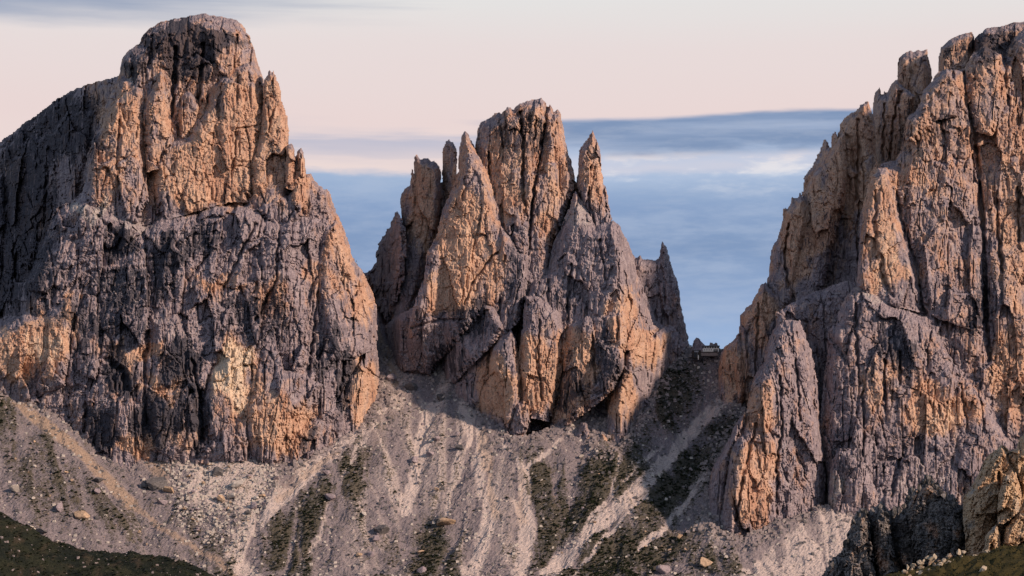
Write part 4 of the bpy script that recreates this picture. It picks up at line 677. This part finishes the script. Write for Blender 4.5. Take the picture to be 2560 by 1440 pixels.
for b in [(592, 1212, 42, 'pale', 'largest white boulder in the rubble hollow under the left wall', 24), (623, 1190, 16, 'grey', 'rounded grey boulder just above the largest white boulder'), (553, 1248, 32, 'warm', 'tan slab-shaped boulder left below the white boulder', 24), (533, 1245, 13, 'pale', 'small white block left of the tan slab-shaped boulder'),
    (580, 1240, 26, 'pale', 'flat pale boulder touching the right of the tan slab'), (641, 1245, 18, 'pale', 'white block at the right edge of the rubble hollow'), (657, 1238, 20, 'warm', 'warm-toned block near the pale scree stream at the hollow'), (632, 1265, 30, 'grey', 'wide grey boulder low in the rubble hollow'), (622, 1282, 18, 'dark', 'dark block near the scree stream below the hollow'), (576, 1275, 14, 'pale', 'upright pale stone below the tan slab'),
    (543, 1180, 34, 'dark', 'dark broken outcrop boulder in the upper rubble hollow', 26), (690, 1194, 24, 'grey', 'grey boulder beneath the shaded overhang of the left wall'), (565, 1378, 14, 'pale', 'white stone on the dark turf beside the stream bend'), (400, 1210, 70, 'dark', 'big dark fractured outcrop below the small pink debris cone', 46), (425, 1225, 34, 'warm', 'warm-brown boulder leaning on the dark outcrop', 28), (365, 1212, 30, 'dark', 'dark boulder at the left end of the fractured outcrop', 22), (405, 1255, 30, 'grey', 'grey boulder under the dark fractured outcrop', 20),
    (208, 1285, 44, 'warm', 'broad warm-tinted boulder in the middle of the left slope', 32), (150, 1270, 26, 'grey', 'tall blue-grey boulder on the left slope', 40), (38, 1222, 34, 'pale', 'pale boulder near the left border above the meadow', 24), (243, 1228, 26, 'grey', 'grey boulder high on the left slope beside the tan stream', 18), (78, 1322, 34, 'pale', 'long white boulder on the edge of the green meadow', 18), (105, 1328, 30, 'dark', 'dark boulder right of the long white one at the meadow', 20), (245, 1200, 30, 'dark', 'purplish rock patch above the grey boulder of the left slope', 16), (180, 1200, 12, 'warm', 'little orange stone on the upper left slope'), (165, 1180, 14, 'warm', 'second little orange stone higher on the left slope'),
    (975, 947, 38, 'grey', 'angular grey boulder in the gully left of the middle mountain', 30), (1024, 966, 38, 'dark', 'dark rounded boulder at the top of the central fan', 32), (1102, 993, 34, 'dark', 'dark boulder under the cliff at the fan head', 24), (1150, 1119, 26, 'dark', 'oval dark boulder alone on the central fan', 15), (1076, 1133, 22, 'grey', 'grey boulder upper left of the oval dark one', 18), (1037, 1148, 22, 'grey', 'grey boulder standing in the middle scree stream', 20), (1047, 1161, 12, 'dark', 'small dark stone at the foot of the stream boulder'), (1092, 1098, 26, 'grey', 'low grey boulder hump on the central fan', 18), (1052, 1098, 10, 'dark', 'small dark stone in the upper scree stream'), (1145, 1085, 14, 'grey', 'small grey stone above the oval dark boulder'),
    (950, 1326, 46, 'dark', 'big dark striped boulder left on the lower central fan', 32), (940, 1344, 22, 'grey', 'grey boulder leaning on the dark striped one'), (1118, 1306, 50, 'warm', 'orange-faced boulder above the dark turf of the central fan', 30), (1096, 1300, 40, 'dark', 'dark boulder behind the orange-faced one', 26), (896, 1385, 18, 'warm', 'tan boulder on the lower left of the central fan'), (925, 1385, 22, 'grey', 'grey boulder right of the tan one on the lower fan'), (1052, 1378, 18, 'warm', 'tan stone in the dark turf of the central fan'), (1052, 1425, 26, 'grey', 'grey boulder at the bottom edge of the central fan'), (826, 1245, 36, 'grey', 'flat grey boulder on the rib left of the central fan', 22), (815, 1180, 22, 'grey', 'grey boulder beside the pale stream top', 16), (1093, 1222, 14, 'warm', 'small tan stone midway on the central fan'), (910, 1285, 16, 'pale', 'pale stone left of the central fan streams'),
    (1697, 1340, 20, 'warm', 'tallest tan boulder of the cluster on the right slope', 24), (1651, 1366, 14, 'warm', 'round tan boulder left in the right-slope cluster'), (1672, 1374, 12, 'warm', 'tan boulder in the middle of the right-slope cluster'), (1613, 1366, 10, 'warm', 'small tan boulder farthest left on the right slope'), (1713, 1372, 9, 'warm', 'smallest tan stone under the tallest boulder'), (1763, 1405, 46, 'warm', 'broad brown outcrop boulder left of the right cone', 42), (1660, 1425, 40, 'grey', 'blue-grey outcrop boulder at the bottom edge', 30), (1547, 1394, 9, 'pale', 'single pale stone on the darkest turf'), (1455, 1140, 16, 'pale', 'pale block at the head of the dark green slope'),
    (75, 1408, 10, 'pale', 'lone white stone in the green meadow'), (300, 1432, 14, 'pale', 'white stone at the bottom edge of the meadow'), (20, 1372, 34, 'pale', 'cluster-sized pale rock on the meadow at the left border', 14)]:
    meadow_b = b[4].find('meadow') >= 0 and b[1] > 1350
    Yb = None
    if meadow_b: Yb = 2300 - (b[1] - np.interp(b[0], [0, 100, 250, 420], [1290, 1340, 1384, 1402])) * 0.75
    boulder(b[0], b[1], b[2], b[3], b[4], None, b[5] if len(b) > 5 else None, Yb)
def scatter(n, poly, lo, hi, kinds, label, group):
    P = np.array(poly); c = 0; tries = 0
    while c < n and tries < n * 30:
        tries += 1; x = rb.uniform(P[:, 0].min(), P[:, 0].max()); y = rb.uniform(P[:, 1].min(), P[:, 1].max())
        if inside(np.array([x], np.float32), np.array([y], np.float32), poly)[0]:
            kd = rb.choice(kinds); ok_ = boulder(x, y, lo + (hi - lo) * rb.random() ** 2.5, kd, label.replace('KIND', {'warm': 'tan'}.get(kd, kd)), group); c += 1 if ok_ else 0
scatter(55, [(440, 1160), (540, 1145), (640, 1150), (690, 1180), (660, 1260), (600, 1330), (500, 1310), (450, 1240)], 5, 15, ['pale', 'pale', 'grey', 'warm'], 'small KIND block in the rubble hollow under the left wall', 'rubble blocks in the hollow')
scatter(35, [(430, 1260), (600, 1290), (580, 1380), (540, 1370), (470, 1320)], 5, 15, ['grey', 'dark', 'grey', 'warm'], 'small KIND block in the lower hollow beside the stream bend', 'grey blocks in the lower hollow')
scatter(45, [(0, 1030), (60, 1050), (200, 1160), (310, 1280), (420, 1360), (300, 1370), (120, 1300), (0, 1200)], 4, 13, ['grey', 'pale', 'grey', 'warm'], 'small KIND stone on the boulder-strewn left slope', 'stones on the left slope')
scatter(35, [(960, 960), (1110, 980), (1180, 1100), (1180, 1250), (1000, 1400), (850, 1420), (800, 1300), (900, 1130)], 4, 12, ['grey', 'dark', 'grey', 'pale'], 'small KIND stone on the central scree fan', 'stones on the central fan')
scatter(28, [(1340, 1180), (1480, 1160), (1600, 1300), (1760, 1360), (1740, 1430), (1340, 1430)], 4, 11, ['pale', 'grey', 'warm'], 'small KIND stone on the dark green right-hand slope', 'stones on the right slope')
# pale rocks along the foot of the near crags
def knoll_at(px, py):
    for Yk in np.arange(760, 960, 1.0):
        X = (px - 1280) * S * Yk; Z = (HOR - py) * S * Yk
        i = (X - kx[0]) / 2.2; j = (Yk - ky[0]) / 2.2
        if 0 <= i < KX.shape[1] - 1 and 0 <= j < KX.shape[0] - 1 and KZ[int(j), int(i)] >= Z: return Yk
    return 862.0
for i in range(34):
    t_ = rb.random(); px = 2245 + 165 * t_ + rb.uniform(-10, 10); py = 1436 - 50 * t_ + rb.uniform(-14, 16)
    boulder(px, py, rb.uniform(10, 24), 'tan' if rb.random() < .75 else 'warm', 'pale angular rock in the band below the dark crag', 'pale rocks below the near crags', rb.uniform(12, 24), knoll_at(px, py) - 1.5)
for px, py, wd, lb in [(2458, 1425, 24, 'single pale rock lying on the near grass'), (2440, 1395, 22, 'pale rock at the foot of the sunlit crag'), (2470, 1380, 20, 'pale block under the right corner of the sunlit crag'), (2556, 1425, 14, 'pale rock in the grass at the right border'), (2318, 1395, 18, 'rounded grey rock at the foot of the dark crag'), (2332, 1400, 18, 'second rounded grey rock at the foot of the dark crag')]:
    boulder(px, py, wd, 'tan', lb, None, wd, knoll_at(px, py))

for i in range(26):
    px = rb.uniform(0, 470); cr = np.interp(px, [0, 40, 100, 200, 250, 330, 420, 500], [1290, 1308, 1340, 1374, 1384, 1386, 1402, 1428]); py = cr + rb.uniform(-4, 7) if i < 16 else cr + rb.uniform(10, 60)
    if py < 1438: boulder(px, py, rb.uniform(5, 12), rb.choice(['pale', 'grey']), 'small stone along the upper edge of the green meadow' if i < 16 else 'small stone lying in the green meadow', 'stones of the green meadow', None, 2300 - (py - cr) * 0.75)
def strew(name, n, mat, lo, hi, seed, shape, label):
    r = np.random.RandomState(seed); X = r.uniform(-620, -200, n); Y = 2300 + r.uniform(-160, 12, n) ; Z = bil(BZ, (X - bx[0]) / 3.0, (Y - by[0]) / 3.0)
    base = np.array(shape[0]); F = np.array(shape[1]); m = len(base); sc = lo + (hi - lo) * r.rand(n) ** 3
    V = base[None] * (0.6 + 0.8 * r.rand(n, m, 3)) * sc[:, None, None] + np.stack([X, Y, Z], 1)[:, None, :]
    tag(mesh_np(name, V.reshape(-1, 3), (F[None] + (np.arange(n) * m)[:, None, None]).reshape(-1, F.shape[1]), mat), label, kind='stuff')
# loose stones and low shrubs too many to count
def clutter(name, n, mat, lo, hi, seed, weight, label, shape):
    r = np.random.RandomState(seed); wgt = weight.ravel().copy(); tv = ((tpx > -40) & (tpx < 2600) & (tpy > 860) & (tpy < 1450)).ravel(); wgt[~tv] = 0; wgt /= wgt.sum()
    ids = r.choice(wgt.size, n, p=wgt); base = np.array(shape[0]); F = np.array(shape[1]); m = len(base)
    c = np.stack([TX.ravel()[ids], TY.ravel()[ids], TZ.ravel()[ids]], 1) + np.column_stack([r.uniform(-1, 1, (n, 2)), np.zeros(n)])
    sc = lo + (hi - lo) * r.rand(n) ** 3
    V = base[None] * (0.65 + 0.7 * r.rand(n, m, 3)) * sc[:, None, None] + c[:, None, :]
    Q = (F[None] + (np.arange(n) * m)[:, None, None]).reshape(-1, F.shape[1])
    o = mesh_np(name, V.reshape(-1, 3), Q, mat); tag(o, label, kind='stuff'); return o
CUBE = ([(-.8, -.8, -.6), (.8, -.8, -.6), (.8, .8, -.6), (-.8, .8, -.6), (-.6, -.6, .7), (.6, -.6, .7), (.6, .6, .7), (-.6, .6, .7)], [(0, 1, 5, 4), (1, 2, 6, 5), (2, 3, 7, 6), (3, 0, 4, 7), (4, 5, 6, 7)])
hollow = sstep(sdf(SCU, SCV, [(420, 1140), (690, 1140), (700, 1200), (600, 1400), (440, 1300)]), -20, 20)
clutter('loose_stones', 12000, M_bpale, .4, 2.4, 21, (0.25 + 3.5 * hollow) * (1 - 0.5 * np.clip(PALE, 0, 1)) * (1 - 0.8 * np.clip(VEG_SHADE, 0, 1)), 'loose pale stones strewn over the scree', CUBE)
clutter('loose_stones', 15000, M_bdark, .5, 2.4, 22, (0.8 + hollow) * (1 - 0.8 * np.clip(PALE, 0, 1)), 'loose dark stones strewn over the scree', CUBE)
clutter('loose_stones', 7000, M_bgrey2, .6, 3.4, 24, np.exp(-ND / 9.0), 'fallen grey blocks piled along the foot of the cliffs', CUBE)
M_shrub = plain('dwarf_pine', (0.028, 0.038, 0.020), .9, .4)
OCT = ([(-1, 0, .3), (0, -1, .3), (1, 0, .3), (0, 1, .3), (0, 0, 1.0), (-.6, -.6, .5), (.6, -.6, .6), (.6, .6, .5)], [(0, 5, 4, 3), (1, 6, 4, 5), (2, 7, 4, 6), (5, 1, 4, 0), (6, 2, 4, 1), (7, 3, 4, 2)])
clutter('shrubs', 16000, M_shrub, .6, 2.6, 23, np.clip(VEG_SHADE - .25, 0.004, 1) ** 1.5, 'low dark shrubs and turf tufts on the slopes', OCT)

rg = np.random.RandomState(5); ng = 14000; gX = rg.uniform(60, 240, ng); gY = rg.uniform(760, 880, ng); gZ = bil(KZ, (gX - kx[0]) / 2.2, (gY - ky[0]) / 2.2)
gb = np.array([(-.5, 0, -.2), (.5, 0, -.2), (.25, .1, .9), (-.35, -.1, .7)]); gs = rg.uniform(.2, .75, ng); ga = rg.uniform(0, 6.28, ng)
gv_ = gb[None] * (0.6 + 0.8 * rg.rand(ng, 4, 3)) * gs[:, None, None]; gx2 = gv_[..., 0] * np.cos(ga)[:, None] - gv_[..., 1] * np.sin(ga)[:, None]; gy2 = gv_[..., 0] * np.sin(ga)[:, None] + gv_[..., 1] * np.cos(ga)[:, None]
gV = np.stack([gx2 + gX[:, None], gy2 + gY[:, None], gv_[..., 2] + gZ[:, None]], -1).reshape(-1, 3)
tag(mesh_np('grass', gV, np.arange(ng * 4).reshape(-1, 4), M_near_grass), 'olive grass tufts on the near knoll', kind='stuff')

strew('loose_stones', 500, M_bgrey2, .3, 1.8, 41, CUBE, 'small stones strewn over the green meadow')
strew('grass_tufts', 6000, M_shrub, .4, 1.8, 42, OCT, 'dark tufts of grass and low shrubs on the meadow')

# ------------------------------------------------------------------ hut on the saddle
M_white = plain('white_plaster', (0.86, 0.84, 0.78), .8, .05); M_roof = plain('grey_sheet_roof', (0.16, 0.17, 0.19), .5, .15); M_wood = plain('dark_timber', (0.05, 0.042, 0.038), .8, .3); M_glass = plain('dark_glass', (0.03, 0.035, 0.045), .15, .1); M_stone = plain('terrace_stone', (0.24, 0.20, 0.19), .9, .3)
def box(name, x0, x1, y0, y1, z0, z1, mat, parent, roofx=None):
    V = np.array([(x, y, z) for z in (z0, z1) for y in (y0, y1) for x in (x0, x1)], float) + np.array(parent.location)
    if roofx: V[4:, 1] = (np.array(parent.location)[1] + (y0 + y1) / 2)
    Q = [(0, 1, 5, 4), (1, 3, 7, 5), (3, 2, 6, 7), (2, 0, 4, 6), (4, 5, 7, 6), (0, 2, 3, 1)]
    return mesh_np(name, V, Q, mat, parent)
def boxc(name, x0, x1, y0, y1, z0, z1, mat, parent, child_of=None):
    o = box(name, x0, x1, y0, y1, z0, z1, mat, parent)
    if child_of is not None:
        o.parent = child_of; o.location = o.location - child_of.location
    return o
HY = 2985.0
hut = empty('mountain_hut', at(1780, 879, HY)); tag(hut, 'long white mountain hut with grey roof on the saddle', 'hut')
wall = boxc('lower_wall', -11.2, 8.6, 0, 9, 0, 4.1, M_white, hut); up = boxc('upper_storey', -11.0, 8.4, .5, 9, 4.1, 6.5, M_wood, hut)
roof = boxc('roof', -11.8, 9.6, -.6, 9.6, 6.5, 7.6, M_roof, hut); boxc('chimney', 4, 4.8, 3, 4, 7.6, 8.9, M_roof, hut, roof); boxc('chimney', 6, 6.7, 3, 4, 7.6, 8.7, M_roof, hut, roof)
boxc('entrance', 2.0, 7.4, -.25, 0.02, .1, 2.9, M_glass, hut); boxc('lintel', 2.4, 7.0, -.45, -.26, 1.5, 1.9, M_white, hut)
for i, xx in enumerate((-9.6, -6.6, -3.6, -0.6, 2.6, 5.8)):
    f_ = boxc('window', xx - .62, xx + .62, .3, .52, 4.5, 6.0, M_white, hut); boxc('pane', xx - .3, xx + .3, .2, .29, 4.8, 5.7, M_glass, hut, f_)
for i, xx in enumerate((-9.4, -7.2, -5.0, -2.8, -0.6)):
    f_ = boxc('window', xx - .55, xx + .55, -.16, .02, 1.6, 2.9, plain('window_frame', (0.45, 0.40, 0.32)) if i == 0 else bpy.data.materials['window_frame'], hut); boxc('pane', xx - .4, xx + .4, -.24, -.17, 1.75, 2.75, M_glass, hut, f_)
ter = empty('terrace', at(1775, 884, HY)); tag(ter, 'low stone terrace wall in front of the hut', 'wall')
boxc('terrace_wall', -15, 9, -3, 6, -3.2, 0.9, M_stone, ter); boxc('railing', -15, 9, -3.2, -3.02, 0.9, 1.7, M_wood, ter)
shed = empty('lift_station', at(1742, 890, HY - 4)); tag(shed, 'dark timber lift station in the notch left of the hut', 'building')
st_ = boxc('walls', -5, 5, 0, 8, -3, 7, M_wood, shed); boxc('roof', -5.6, 5.6, -.6, 8.6, 7, 7.7, M_roof, shed); boxc('gable_panel', -3.0, 2.2, -.2, .02, 4.8, 6.4, plain('weathered_board', (0.30, 0.32, 0.36)), shed); boxc('opening', -3.2, -1.0, -.15, .02, -1, 3.5, M_glass, shed); boxc('post', .4, .9, -.5, -.1, -3, 4.6, M_roof, shed)
mast = empty('marker_post', at(1746, 892, HY - 6)); tag(mast, 'tiny white marker post below the lift station', 'post'); boxc('post', -.5, .5, 0, 1, -3.5, 2, M_white, mast); boxc('cap', -.7, .7, -.1, 1.1, 2, 2.5, M_roof, mast)
